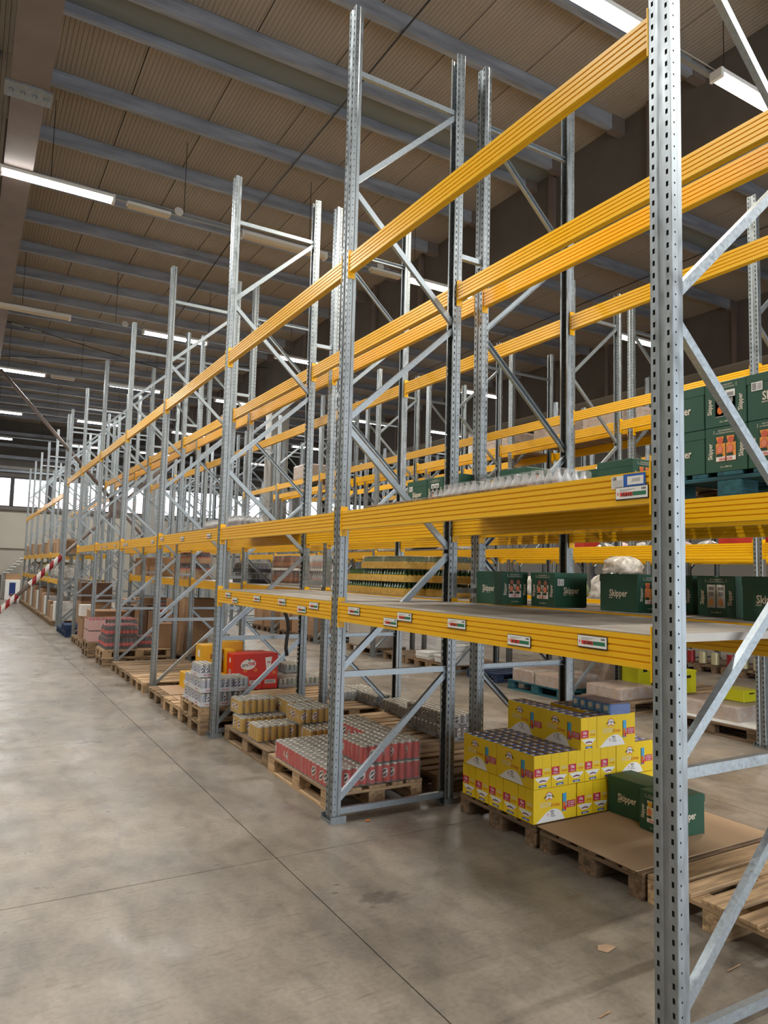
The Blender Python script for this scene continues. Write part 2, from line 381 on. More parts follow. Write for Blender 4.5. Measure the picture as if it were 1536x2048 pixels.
rod((-1.9, 17.6, 8.45), (6.0, 21.5, 8.45), (.06, .12)); rod((6.0, 17.6, 8.40), (-1.9, 21.5, 8.40), (.9,))
# --- girders
lg = struct('roof_girder', MB().box(-2.17, -1.80, 4.8, 35.4, 7.3, 7.32, GIRD).box(-2.19, -1.78, FY0, 4.8, 7.3, 7.32, GIRD).box(-2.0, -1.97, FY0, 35.4, 7.32, 8.8, GDARK).mesh('roof_girder'))
struct('splice_plate', MB().box(-2.24, -1.73, 4.47, 4.78, 7.275, 7.3, GALV).mesh('splice_plate'), lg)
bm = MB().lathe([(.032, 0), (.032, .004), (.022, .005), (.022, .022), (.018, .026)], 6, GALV, mats=[GALV]*5).mesh('bolt')
for k in range(4): obj('bolt', bm, lg, (-2.17+.125*k, 4.62, 7.275), (PI, 0, 0))
for k in range(0, 36, 2):
    struct('stiffener', MB().box(-2.17, -1.80, k-.01, k+.01, 7.32, 8.8, GIRD).mesh('stiffener'), lg)
for gi, xg in enumerate((XG1, XG2)):
    G = struct('roof_girder', MB().box(xg, xg+.35, FY0, 35.4, 7.24, 8.83, GDARK).mesh('roof_girder'))
    struct('bottom_flange', MB().box(xg-.04, xg+.5, FY0, 35.4, 7.2, 7.24, WALLM).mesh('flange'), G)
    for y in [-1.9, .2, 2.27, 4.35, 6.4, 8.5, 10.6, 12.7, 14.8, 19, 21, 23, 25, 27, 29, 31, 33]:
        struct('stiffener', MB().box(xg-.07, xg, y-.06, y+.06, 7.24, 8.83, GIRD).mesh('stiffener'), G)
# --- concrete columns
colm = MB().bbox(-.3, .3, -.3, .3, 0, 7.2, .03, CONC).mesh('column')
for x, y in ((6.25, 17.2), (14.5, 17.2), (-2.42, 17.3), (-2.42, 34.9), (6.25, 34.9), (14.5, 34.9)):
    struct('column', colm, None, (x, y, 0))

# ================================================================== LUMINAIRES
trunk = {}
def luminaire(x, y, kind, label, L=1.5):
    t = thing('ceiling_light', label, 'light', (x, y, LZ), 0)
    obj('housing', MB().bbox(0, L, -.075, .075, .05, .11, .012, WHITE).mesh('housing'), t)
    dm = {'cool': TUBE_C, 'warm': TUBE_W, 'off': OFFD}[kind]
    pr = [(-.07, .05), (-.062, .012), (-.04, -.004), (.04, -.004), (.062, .012), (.07, .05)]
    vs = [(0.015, a, b) for a, b in pr]+[(L-.015, a, b) for a, b in pr]; nn = len(pr)
    obj('diffuser', MB().add(vs, [(i, nn+i, nn+(i+1) % nn, (i+1) % nn) for i in range(nn)]+[tuple(range(nn)), tuple(reversed(range(nn, 2*nn)))], dm).mesh('diffuser'), t)
    obj('end_cap', MB().bbox(-.03, .015, -.08, .08, -.004, .11, .01, WHITE).mesh('end_cap'), t)
    obj('end_cap', MB().bbox(L-.015, L+.03, -.08, .08, -.004, .11, .01, WHITE).mesh('end_cap'), t)
    if kind != 'off':
        ld = bpy.data.lights.new('tube_light', 'AREA'); ld.shape = 'RECTANGLE'; ld.size = L; ld.size_y = .12
        ld.energy = LAMP_W; ld.color = (1, .98, .94) if kind == 'cool' else (1, .92, .78)
        lo = bpy.data.objects.new('tube_light', ld); COL.objects.link(lo); lo.parent = t; lo.location = (L/2, 0, -.015)
    return t
ROWY = [0.1, 6.6, 12.65, 18.35, 24.9, 31.2, -5.6]
rown = ['nearest', 'second', 'third', 'fourth', 'fifth', 'sixth', 'rear']
LUM = {0: [(-1.6, 'cool'), (2.0, 'warm'), (4.5, 'warm'), (-5.6, 'cool')], 6: [(-1.6, 'cool'), (2.0, 'cool'), (4.5, 'cool')],
       1: [(-2.2, 'cool'), (1.35, 'off'), (4.55, 'warm'), (10.2, 'cool'), (16.5, 'cool'), (-5.6, 'cool')],
       2: [(-2.1, 'off'), (1.02, 'cool'), (4.35, 'cool'), (10.3, 'cool'), (-5.6, 'cool')],
       3: [(-2.1, 'cool'), (1.2, 'cool'), (4.5, 'cool'), (9.6, 'cool'), (13.0, 'cool'), (-5.6, 'cool')],
       4: [(-2.3, 'cool'), (1.1, 'cool'), (4.7, 'cool'), (10.0, 'cool')],
       5: [(-2.3, 'cool'), (1.3, 'cool'), (4.7, 'cool'), (10.0, 'cool')]}
for r, ls in LUM.items():
    y = ROWY[r]
    tr = thing('cable_trunking', 'long galvanised cable trunking hanging in the %s row of ceiling lights' % rown[r], 'trunking', (-2.6, y+.12, LZ+.13))
    obj('channel', MB().box(-3.2, 8.6, -.03, .03, 0, .035, GALV2).mesh('channel'), tr)
    pts = [(.1+.43*k, -.05+.02*math.sin(k*1.9), .045+.015*math.sin(k*2.7)) for k in range(20)]
    obj('cable', MB().tube(pts, .006, 5, CABLE).mesh('cable', True), tr)
    for k, xx in enumerate((1.05, 3.0, 5.2, 7.4)):
        obj('chain', MB().tube([(xx, 0, .03), (xx, 0, PURZ-LZ-.145)], .006, 5, ROD).mesh('chain'), tr)
    for k, (x, kd) in enumerate(ls):
        w = {'cool': 'lit white', 'warm': 'lit warm white', 'off': 'unlit'}[kd]
        luminaire(x, y, kd, '%s fluorescent ceiling light, %s from the aisle in the %s row' % (w, ORD[k], rown[r]))
for r, x in ((1, -.5), (1, 3.75), (2, -1.6), (3, -.45)):
    e = thing('emergency_light', 'slim unlit emergency light box beside the tube in the %s row%s' % (rown[r], ', farther from the aisle' if x > 3 else ''), 'light', (x, ROWY[r]-.02, LZ+.0))
    obj('housing', MB().bbox(0, .66, -.06, .06, .02, .07, .01, WHITE).mesh('housing'), e)
    obj('diffuser', MB().bbox(.02, .64, -.05, .05, -.01, .02, .008, OFFD).mesh('diffuser'), e)
    for hx in (.12, .54): obj('hanger', MB().tube([(hx, .03, .065), (hx, .1, .138)], .004, 5, ROD).mesh('hanger'), e)
for r, x in ((1, .3), (1, 4.0), (2, .6)):
    e = thing('junction_box', 'round pale cable junction disc hanging in the %s row%s' % (rown[r], ' by the girder' if x > 3 else ''), 'junction box', (x, ROWY[r]+.05, LZ+.16))
    obj('body', MB().lathe([(.07, 0), (.075, .01), (.07, .03), (.0, .032)], 14, WHITE).mesh('body', True), e, rot=(PI/2.4, 0, 0))
# lone lights in the lower far bay
# ================================================================== RACKING
PH = 6.0
def post_mesh(slits):
    m = MB(); half = .0525
    # developed half profile: list of (x,y)
    pts = [(.008, 0), (.008, .010), (0, .016), (0, .050), (.003, .0525), (.036, .0525), (.046, .046), (.070, .046), (.070, .030)]
    segs = []
    full = [(a, -b) for a, b in reversed(pts[1:])]+[(a, b) for a, b in pts]
    for i in range(len(full)-1):
        a, b = full[i], full[i+1]
        L = math.hypot(b[0]-a[0], b[1]-a[1])
        kind = None
        if a[0] == 0 and b[0] == 0: kind = 'slot'
        elif slits and abs(a[1]) == .046 and abs(b[1]) == .046: kind = 'slit'
        elif abs(a[1]) == .0525 and abs(b[1]) == .0525: kind = 'hole'
        segs.append((a, b, L, kind))
    for a, b, L, kind in segs:
        def pt(t, z): return (a[0]+(b[0]-a[0])*t, a[1]+(b[1]-a[1])*t, z)
        if not kind:
            m.add([pt(0, 0), pt(1, 0), pt(1, PH), pt(0, PH)], [(0, 3, 2, 1)], GALV); continue
        N = 120
        for k in range(N):
            z = k*.05
            o = [pt(0, z), pt(1, z), pt(1, z+.05), pt(0, z+.05)]
            if kind == 'slit':
                w = .004/L; h = .011; zz0 = z+.0
                q = [(.5-w, z+.025-h), (.5+w, z+.025-h), (.5+w, z+.025+h), (.5-w, z+.025+h)]
                m.add(o+[pt(t, zz) for t, zz in q], [(0, 4, 5, 1), (1, 5, 6, 2), (2, 6, 7, 3), (3, 7, 4, 0)], GALV)
            elif kind == 'slot':
                e = .5; w = .0055/L; h = .0105
                q = [(e-w, z+.025-h), (e+w, z+.025-h), (e+w, z+.025+h), (e-w, z+.025+h)]
                inn = [pt(t, zz) for t, zz in q]
                m.add(o+inn, [(0, 4, 5, 1), (1, 5, 6, 2), (2, 6, 7, 3), (3, 7, 4, 0)], GALV)
                dp = .006
                m.add(inn+[(p[0]+dp, p[1], p[2]) for p in inn], [(0, 4, 5, 1), (1, 5, 6, 2), (2, 6, 7, 3), (3, 7, 4, 0), (4, 7, 6, 5)], PUNCH_SHADE)  # added closed pocket, coloured dark for the shade inside the post
            else:
                r = .0045; cc = [(.5+r/L*math.cos(PI/4+PI/3*i*.999), z+.025+r*math.sin(PI/4+PI/3*i)) for i in range(6)]
                inn = [pt(t, zz) for t, zz in cc]
                vs = o+inn
                # octagon-ish ring: map corners (SW0,SE1,NE2,NW3)
                idx = sorted(range(6), key=lambda i: math.atan2(cc[i][1]-z-.025, (cc[i][0]-.5)*L))
                ang = [math.atan2(cc[i][1]-z-.025, (cc[i][0]-.5)*L) for i in idx]
                ca = [(-3*PI/4, 0), (-PI/4, 1), (PI/4, 2), (3*PI/4, 3)]
                for q in range(6):
                    i0, i1 = idx[q], idx[(q+1) % 6]
                    mid = math.atan2(math.sin(ang[q])+math.sin(ang[(q+1) % 6]), math.cos(ang[q])+math.cos(ang[(q+1) % 6]))
                    c0 = min(ca, key=lambda t: abs(math.atan2(math.sin(t[0]-ang[q]), math.cos(t[0]-ang[q]))))[1]
                    c1 = min(ca, key=lambda t: abs(math.atan2(math.sin(t[0]-ang[(q+1) % 6]), math.cos(t[0]-ang[(q+1) % 6]))))[1]
                    if c0 == c1: m.add([vs[c0], vs[4+i1], vs[4+i0]], [(0, 1, 2)], GALV)
                    else: m.add([vs[c0], vs[c1], vs[4+i1], vs[4+i0]], [(0, 1, 2, 3)], GALV)
                yy = math.copysign(.0035, a[1])
                rim = [vs[4+i] for i in idx]; back = [(p[0], p[1]-yy, p[2]) for p in rim]
                m.add(rim+back, [(i, (i+1) % 6, 6+(i+1) % 6, 6+i) for i in range(6)]+[tuple(range(6, 12))], PUNCH_SHADE)  # added backing behind the round hole, its shade painted dark
    return m.mesh('post')
POST = post_mesh(False); POSTR = post_mesh(True)
FOOT = MB().box(-.02, .10, -.075, .075, 0, .006, GALV).box(-.02, .10, -.075, -.070, .006, .045, GALV).box(-.02, .10, .070, .075, .006, .045, GALV).box(-.02, -.015, -.07, .07, .006, .02, GALV).mesh('foot_plate')
def brace_mesh(x0, z0, x1, z1):
    # open C channel, 42 wide, 26 deep, open side away from the camera side
    a = Vector((x0, 0, z0)); b = Vector((x1, 0, z1)); d = (b-a).normalized(); r = Vector((-d.z, 0, d.x)); Yv = Vector((0, 1, 0))
    sec = [(-.021, .016), (-.021, -.014), (.021, -.014), (.021, .016), (.018, .016), (.018, -.011), (-.018, -.011), (-.018, .016)]
    vs = [p+r*s_+Yv*t_ for p in (a, b) for s_, t_ in sec]; nn = 8
    fs = [(i, nn+i, nn+(i+1) % nn, (i+1) % nn) for i in range(nn)]
    return MB().add(vs, fs, GALV2).mesh('brace')
NZ = [.1, 1.0, 1.9, 2.8, 3.7, 4.6, 5.5]
BR = []
for i in range(6):
    a, b = NZ[i], NZ[i+1]
    BR.append(brace_mesh(.055, a+.03, D-.055, b-.03) if i in (0, 1, 3, 5) else brace_mesh(.055, b-.03, D-.055, a+.03))
for z in (.06, 1.0, 5.5): BR.append(brace_mesh(.055, z, D-.055, z))
def frame_thing(x, y, flip, label, group):
    t = thing('rack_frame', label, 'rack frame', (x+(D if flip else 0), y+.0525, 0), PI if flip else 0, group)
    obj('post', POST, t); obj('post', POSTR, t, (D, 0, 0), (0, 0, PI))
    obj('foot_plate', FOOT, t); obj('foot_plate', FOOT, t, (D, 0, 0), (0, 0, PI))
    for b in BR: obj('brace', b, t, (0, 0 if not flip else 0, 0))
    return t
rowname = dict(A='front row', B='row behind the front row', C='near half of the second rack block', Dd='far half of the second rack block', E='near half of the third rack block', F='far half of the third rack block')
YK = {}
run1 = [k*P for k in range(-1, 7)]; run2 = [17.38+P*k for k in range(6)]
for rw, x in ROWS.items():
    ks = list(run1)+list(run2)
    if rw in 'E F': ks = [k*P for k in range(0, 7)]+run2
    if rw in ('C', 'Dd'): ks = [k*P for k in range(-1, 7)]+run2
    YK[rw] = ks
    proto = None
    for i, y in enumerate(ks):
        nm = 'galvanised rack frame, %s from near end, %s' % (ORD[i], rowname[rw])
        if proto is None: proto = frame_thing(x, y, rw in ('B', 'Dd', 'F'), nm, 'rack frames')
        else: dup(proto, None, (x+(D if rw in ('B', 'Dd', 'F') else 0), y+.0525, 0), PI if rw in ('B', 'Dd', 'F') else 0, nm, 'rack frames')
def beam_mesh():
    L = P-.105-.006; h = .13
    # profile (x outward negative = front, z)
    fr = [(0, 0)]
    for zc in (-.024, -.050, -.077, -.103): fr += [(0, zc+.0042), (.0062, zc+.0016), (.0062, zc-.0016), (0, zc-.0042)]
    fr += [(0, -.13)]
    bot = [(.020, -.13), (.022, -.127), (.026, -.127), (.028, -.13)]
    bk = [(.048-a, b) for a, b in reversed(fr)]
    pr = fr+bot+bk; nn = len(pr)
    vs = [(a, 0, b) for a, b in pr]+[(a, L, b) for a, b in pr]
    return MB().add(vs, [(i, (i+1) % nn, nn+(i+1) % nn, nn+i) for i in range(nn)], YEL).mesh('beam')
BEAM = beam_mesh(); BL = P-.105-.006
CONN = MB().box(-.004, .052, -.0, .005, -.175, .035, YELD).mesh('end_connector')
CONN2 = MB().box(-.004, .052, -.005, .0, -.175, .035, YELD).mesh('end_connector')
def beam_thing(x, k0y, z, label, rear=False):
    t = thing('rack_beam', label, 'rack beam', (x, k0y+.105+.003, z), 0, 'rack beams')
    obj('beam', BEAM, t, (.002, 0, 0)); 
    if rear:
        obj('end_connector', CONN, t, (.052, -.003, 0)).scale = (-1, 1, 1); obj('end_connector', CONN2, t, (.052, BL+.003, 0)).scale = (-1, 1, 1)
    else:
        obj('end_connector', CONN, t, (0, -.003, 0)); obj('end_connector', CONN2, t, (0, BL+.003, 0))
    return t
Z1, Z2, Z3 = 1.508, 2.150, 4.037
def beams(rw, side, z, bays, lname):
    ys = YK[rw]; x = ROWS[rw]+(0 if side == 'f' else D-.052)
    for i in bays:
        beam_thing(x, ys[i], z, 'yellow %s level %s beam, %s bay, %s' % (lname, 'front' if side == 'f' else 'rear', ORD[i], rowname[rw]), side != 'f')
top = range(0, 7)
beams('A', 'f', Z3, top, 'top'); beams('A', 'r', Z3, top, 'top'); beams('B', 'f', Z3, top, 'top'); beams('B', 'r', Z3, top, 'top')
for rw in 'AB':
    for sd in 'fr':
        beams(rw, sd, Z2, [0, 1, 2, 3, 4, 5], 'middle')
        beams(rw, sd, Z1, [0, 1] if rw == 'A' else [0, 1, 2, 3, 4], 'shelf')
for rw in ('C', 'Dd'):
    for sd in 'fr':
        beams(rw, sd, 4.05, range(0, 7), 'top'); beams(rw, sd, 2.14, range(0, 7), 'middle'); beams(rw, sd, 1.44, range(0, 4), 'shelf')
for rw in ('E', 'F'):
    beams(rw, 'f', 4.30, range(0, 6), 'top'); beams(rw, 'f', 2.2, range(0, 6), 'middle'); beams(rw, 'f', 1.35, range(0, 5), 'shelf')
for rw in ('A', 'B'):
    beams(rw, 'f', 3.75, range(8, 13), 'upper'); beams(rw, 'f', 2.05, range(8, 13), 'middle'); beams(rw, 'f', 1.3, range(8, 13), 'shelf')

# galvanised shelf panels
def shelf(x, y, z, label, w=D):
    t = thing('shelf_deck', label, 'shelf', (x, y+.108, z))
    npn = 9; pw = BL/npn
    m = MB().box(.006, w-.006, .0008, pw-.0008, .0006, .005, SHELF).box(.056, w-.056, .0008, pw-.0008, -.028, .0006, SHELF).mesh('shelf_panel')
    for i in range(npn): obj('shelf_panel', m, t, (0, pw*i, 0))
    return t
shelf(0.0, -P, Z1+.0, 'grey galvanised shelf in the nearest bay of the front row, beside the near upright')
shelf(0.0, 0, Z1+.0, 'grey galvanised shelf in the second bay of the front row')
for i, nm in enumerate(('nearest', 'second', 'third', 'fourth', 'fifth')):
    shelf(ROWS['B'], YK['B'][i], Z1, 'grey galvanised shelf in the %s bay behind the front row' % nm)
for k in range(0, 7):
    for z in (1.6, 4.3):
        y = (k-1)*P+.0525
        t = thing('row_spacer', 'short galvanised spacer tube joining back to back frames, %s from the near end, %s' % (ORD[k], 'upper' if z > 3 else 'lower'), 'spacer', (D+.0, y, z))
        obj('tube', MB().box(.004, .206, -.02, .02, -.02, .02, GALV2).mesh('tube'), t)
        obj('end_plate', MB().box(.001, .004, -.035, .035, -.05, .05, GALV2).mesh('end_plate'), t); obj('end_plate', MB().box(.206, .209, -.035, .035, -.05, .05, GALV2).mesh('end_plate'), t)

# cross bracing between the columns in the gap of the racking
xb = thing('cross_brace', 'steel tube cross brace between rack runs, leg wrapped in red and white tape', 'brace', (1.42, 17.02, 3.4))
obj('gusset_plate', MB().box(-.22, .22, -.01, .01, -.32, .32, GIRD).mesh('gusset_plate'), xb)
ends = [(-1.79-1.42, 6.9-3.4), (-1.75-1.42, -3.3), (3.0, -3.3), (3.2, 3.3)]
for ex, ez in ends:
    d = Vector((ex, 0, ez)).normalized()
    obj('tube', MB().tube([d*.15, (ex, 0, ez)], .05, 8, GIRD).mesh('tube', True), xb)
def mat_tape():
    m, t, b = nt('red_white_tape'); tc = t.nodes.new('ShaderNodeTexCoord'); sp = t.nodes.new('ShaderNodeSeparateXYZ'); t.links.new(tc.outputs['Object'], sp.inputs[0])
    ad = t.nodes.new('ShaderNodeMath'); ad.operation = 'MULTIPLY'; ad.inputs[1].default_value = 1/.2; t.links.new(sp.outputs['X'], ad.inputs[0])
    fr = t.nodes.new('ShaderNodeMath'); fr.operation = 'FRACT'; t.links.new(ad.outputs[0], fr.inputs[0])
    gt = t.nodes.new('ShaderNodeMath'); gt.operation = 'GREATER_THAN'; gt.inputs[1].default_value = .5; t.links.new(fr.outputs[0], gt.inputs[0])
    mx = t.nodes.new('ShaderNodeMixRGB'); mx.inputs[1].default_value = (*lin((226, 220, 214)), 1); mx.inputs[2].default_value = (*lin((150, 26, 34)), 1)
    t.links.new(gt.outputs[0], mx.inputs[0]); t.links.new(mx.outputs[0], b.inputs['Base Color']); return m
TAPE = mat_tape()
d = Vector((-1.75-1.42, 0, -3.3))
obj('warning_tape', MB().tube([d*.44, d*.68], .075, 8, TAPE).mesh('warning_tape'), xb)
obj('warning_tape', MB().tube([d*.77, d*.98], .075, 8, TAPE).mesh('warning_tape'), xb)
# ================================================================== CONTENTS
def mbm(mb, me, mt):
    vs = [v.co for v in me.vertices]; mb.add(vs, [tuple(p.vertices) for p in me.polygons], mt)
def txt(mb, t, size, mt, o, u, v, **k): mbm(mb, text_mesh(t, size, mt, origin=o, u=u, v=v, **k), mt)

# ---- pallets
def wood_mat(name, rgb, dark=.35):
    m, t, b = nt(name); b.inputs['Roughness'].default_value = .8; c = lin(rgb)
    tc = t.nodes.new('ShaderNodeTexCoord'); mp = t.nodes.new('ShaderNodeMapping'); mp.inputs['Scale'].default_value = (1.2, 14, 14)
    oi = t.nodes.new('ShaderNodeObjectInfo'); ad = t.nodes.new('ShaderNodeVectorMath'); ad.operation = 'ADD'
    t.links.new(tc.outputs['Object'], mp.inputs[0]); t.links.new(mp.outputs[0], ad.inputs[0]); 
    ml = t.nodes.new('ShaderNodeMath'); ml.operation = 'MULTIPLY'; ml.inputs[1].default_value = 50; t.links.new(oi.outputs['Random'], ml.inputs[0]); t.links.new(ml.outputs[0], ad.inputs[1])
    n = t.nodes.new('ShaderNodeTexNoise'); n.inputs['Scale'].default_value = 2.2; n.inputs['Detail'].default_value = 8; n.inputs['Distortion'].default_value = .6
    t.links.new(ad.outputs[0], n.inputs['Vector'])
    r = t.nodes.new('ShaderNodeValToRGB'); r.color_ramp.elements[0].position = .34; r.color_ramp.elements[1].position = .62
    r.color_ramp.elements[0].color = (*[v*(1-dark)*.8 for v in c], 1); r.color_ramp.elements[1].color = (*[v*1.12 for v in c], 1)
    t.links.new(n.outputs['Fac'], r.inputs[0])
    hs = t.nodes.new('ShaderNodeHueSaturation'); mr = t.nodes.new('ShaderNodeMapRange'); mr.inputs['To Min'].default_value = .78; mr.inputs['To Max'].default_value = 1.2
    t.links.new(oi.outputs['Random'], mr.inputs[0]); t.links.new(mr.outputs[0], hs.inputs['Value']); t.links.new(r.outputs[0], hs.inputs['Color']); t.links.new(hs.outputs[0], b.inputs['Base Color'])
    bp = t.nodes.new('ShaderNodeBump'); bp.inputs['Strength'].default_value = .35; bp.inputs['Distance'].default_value = .004
    t.links.new(n.outputs['Fac'], bp.inputs['Height']); t.links.new(bp.outputs[0], b.inputs['Normal']); return m
WD = dict(new=wood_mat('new_pine_boards', (190, 158, 120)), old=wood_mat('weathered_pine_boards', (150, 124, 94), .45), dark=wood_mat('dark_old_boards', (122, 98, 74), .5),
          teal=wood_mat('teal_painted_boards', (34, 88, 98), .3), blue=wood_mat('blue_painted_boards', (36, 58, 92), .3))
_pm = {}
def pallet(x0, y0, ax, label, wood='old', z=0., tilt=0., group=None):
    """x0,y0: lowest-x, lowest-y corner; ax: direction of the long boards"""
    m = WD[wood]
    if wood not in _pm:
        def bd(w, l=1.2, t=.02): return MB().bbox(-l/2, l/2, -w/2, w/2, 0, t, .0025, m).mesh('board')
        _pm[wood] = (bd(.142), bd(.097), bd(.142, .8, .02), MB().bbox(-.07, .07, -.05, .05, 0, .078, .003, m).mesh('block'), MB().bbox(-.07, .07, -.07, .07, 0, .078, .003, m).mesh('block'))
    A, B, Cc, K, K2 = _pm[wood]
    w, h = (1.2, .8) if ax == 'x' else (.8, 1.2)
    t = thing('pallet', label, 'pallet', (x0+w/2, y0+h/2, z), (0 if ax == 'x' else PI/2)+tilt, group)
    for i, (yy, me) in enumerate(((-.329, A), (-.178, B), (0, A), (.178, B), (.329, A))):
        obj('top_board', me, t, (rnd.uniform(-.006, .006), yy, .123+rnd.uniform(0, .001)), (0, 0, rnd.uniform(-.006, .006)))
    for xx in (-.529, 0, .529): obj('cross_board', Cc, t, (xx, 0, .101), (0, 0, PI/2))
    for xx in (-.529, 0, .529):
        for yy in (-.35, 0, .35): obj('block', K2 if yy == 0 else K, t, (xx, yy, .0225))
    for yy, me in ((-.35, B), (0, A), (.35, B)): obj('bottom_board', me, t, (0, yy, .001))
    return t
PZ = .145
pallet(.96, -.975, 'x', 'dark old wooden pallet under the yellow juice cartons', 'dark')
pallet(.97, -1.80, 'x', 'old wooden pallet under the brown cardboard sheet', 'dark', tilt=.004)
pallet(.99, -2.615, 'x', 'bare old wooden pallet partly behind the near upright', 'new', tilt=.006)
pallet(.08, .215, 'y', 'light wooden pallet under the red drink cans', 'new')
pallet(.10, 1.47, 'y', 'brown wooden pallet under the yellow drink cans', 'old')
pallet(1.03, .215, 'x', 'bare wooden pallet behind the red cans, nearest the back to back frames', 'old')
pallet(1.05, 1.03, 'x', 'wooden pallet under the silver can trays behind the red cans', 'old')
pallet(1.05, 1.85, 'x', 'wooden pallet behind the yellow cans, with a few silver trays', 'new')
pallet(-.085, 2.91, 'x', 'lower pallet of the pair under the blue and silver can trays', 'old')
pallet(-.085, 2.91, 'x', 'upper pallet of the pair under the blue and silver can trays', 'new', .145)
pallet(1.14, 2.95, 'x', 'wooden pallet with pale planks between the tea boxes and the yellow cans', 'new')
pallet(-.08, 3.72, 'x', 'wooden pallet covered by cardboard beside the can trays', 'new')
pallet(-.08, 4.54, 'x', 'wooden pallet covered by cardboard nearest the third upright', 'old')
pallet(1.14, 3.78, 'x', 'wooden pallet in front of the red tea boxes', 'new')
pallet(1.14, 4.61, 'x', 'wooden pallet under the right end of the red tea boxes', 'old')
pallet(-.08, 5.68, 'x', 'bare slatted pallet just past the third upright', 'new')
pallet(-.08, 6.50, 'x', 'bare slatted pallet with grey boards, second past the third upright', 'old')
pallet(-.08, 7.32, 'x', 'bare slatted pallet before the fourth upright', 'old')
pallet(1.2, 5.75, 'x', 'wooden pallet deep behind the bare slatted pallets', 'old')
pallet(1.2, 6.6, 'x', 'wooden pallet under the grey can trays deep in the bay', 'dark')
pallet(-.16, 8.46, 'x', 'lower pallet under the cola bottle packs', 'old')
pallet(-.16, 8.46, 'x', 'upper pallet under the cola bottle packs', 'new', .145)
pallet(-.20, 9.9, 'x', 'lower pallet under the red and white bottle packs', 'old')
pallet(-.20, 9.9, 'x', 'upper pallet under the red and white bottle packs', 'old', .145)
pallet(1.2, 8.6, 'x', 'pallet carrying the tall brown cartons behind the cola packs', 'old')
pallet(1.2, 9.42, 'x', 'pallet carrying the second tall brown carton', 'old')
pallet(-.1, 11.3, 'x', 'pallet under big cartons, fifth bay of the front row', 'old')
pallet(-.12, 14.1, 'x', 'lower blue pallet by the wide upright', 'blue'); pallet(-.12, 14.1, 'x', 'upper blue pallet by the wide upright', 'blue', .145)
pallet(-.12, 15.1, 'x', 'blue pallet behind the stacked blue pair', 'blue')

# ---- cardboard sheets
def sheet(x0, x1, y0, y1, z, label, m=SHEETC, rz=0., t_=.005):
    w, h = x1-x0, y1-y0
    t = thing('cardboard_sheet', label, 'cardboard', ((x0+x1)/2, (y0+y1)/2, z), rz, None, None)
    mm = MB().box(-w/2, w/2, -h/2, h/2, 0, t_, m).mesh('cardboard_sheet'); t2 = obj('sheet', mm, t); return t
sheet(.955, 2.20, -1.77, -1.0, PZ, 'flat brown cardboard sheet on the pallet under the green cartons', rz=.004)
sheet(.02, 1.1, 3.74, 4.50, PZ, 'flat pale cardboard sheet beside the can trays', CARD2)
sheet(.02, 1.1, 4.57, 5.30, PZ, 'flat pale cardboard sheet near the third upright', CARD2)

# ---- yellow juice cartons
JL, JW, JH = .372, .147, .212
def juice_body():
    m = MB(); t = .003; w, d, h = JL/2, JW/2, JH
    for x0, x1, y0, y1 in ((-w, w, -d, -d+t), (-w, w, d-t, d), (-w, -w+t, -d+t, d-t), (w-t, w, -d+t, d-t)): m.box(x0, x1, y0, y1, 0, h, YCART)
    m.box(-w+t, w-t, -d+t, d-t, 0, .004, YCART); return m.mesh('carton')
def logo(m, o, u, v, cx, cy, s):
    e = .0006; n = Vector(u).cross(Vector(v)); oo = Vector(o)
    def arc(k0, k1, r0, r1, y0):   # arched badge
        top = [(cx+s*r1*math.sin(a), cy+s*(y0+1.25*math.cos(a)-1.25+k1)) for a in [(-.62+.124*i) for i in range(11)]]
        bot = [(cx+s*r0*math.sin(a), cy+s*(y0+1.25*math.cos(a)-1.25+k0)) for a in [(.62-.124*i) for i in range(11)]]
        return top+bot
    poly(m, oo+n*e, u, v, arc(-.34, .36, .72, .80, 0), MAG)
    poly(m, oo+n*e*2, u, v, arc(-.24, .29, .66, .73, 0), WHITE)
    txt(m, 'sterilgarda', s*.34, INK, tuple(oo+n*e*3+Vector(u)*cx+Vector(v)*(cy+s*.03)), u, v, fat=.018, curve=.42/s)
def mid(mb): return mb
def long_print():
    m = MB(); o = (0, -JW/2, 0); u = (1, 0, 0); v = (0, 0, 1); n = Vector((0, -1, 0)); e = .0006
    O = lambda k: tuple(Vector(o)+n*e*k)
    logo(m, o, u, v, -.055, .165, .062)
    txt(m, 'SUCCHI', .042, CREAM, (-.085, -JW/2-e*2, .108), u, v, fat=.01, sx=.62); txt(m, 'di frutta', .032, ORG, (-.002, -JW/2-e*2, .102), u, v, fat=.015, sx=.75, shear=.3)
    hill = [(-.165, .002)]+[(-.165+.19*i/12, .002+.075*math.sin(PI*(i/12)**.9*.62)**1.3) for i in range(1, 13)]+[(.055, .05), (.085, .002)]
    poly(m, O(1), u, v, hill, WHITE)
    txt(m, '100%', .017, INK, (-.03, -JW/2-e*3, .062), u, v, fat=.01); txt(m, 'gusti', .013, INK, (-.025, -JW/2-e*3, .048), u, v, fat=.01); txt(m, 'all\'origine', .012, INK, (-.02, -JW/2-e*3, .034), u, v)
    poly(m, O(2), u, v, ell(-.062, .045, .009, .009, 10), MAG); poly(m, O(3), u, v, ell(-.062, .045, .006, .006, 10), WHITE)
    quad(m, O(1), u, v, .062, .098, .05, .165, BLUEL); poly(m, O(2), u, v, ell(.078, .085, .014, .028, 12), ORG); poly(m, O(3), u, v, ell(.088, .068, .01, .016, 10), MAG)
    quad(m, O(3), u, v, .062, .066, .05, .165, INK)
    quad(m, O(1), u, v, .102, .18, .068, .112, MAG)
    for i, w in enumerate(('CONFEZIONE', 'DA 10 BRICK', 'DA 1000 ml')): txt(m, w, .0125, WHITE, (.141, -JW/2-e*2, .101-.0125*i), u, v, sx=.8, fat=.01)
    return m.mesh('long_side_print')
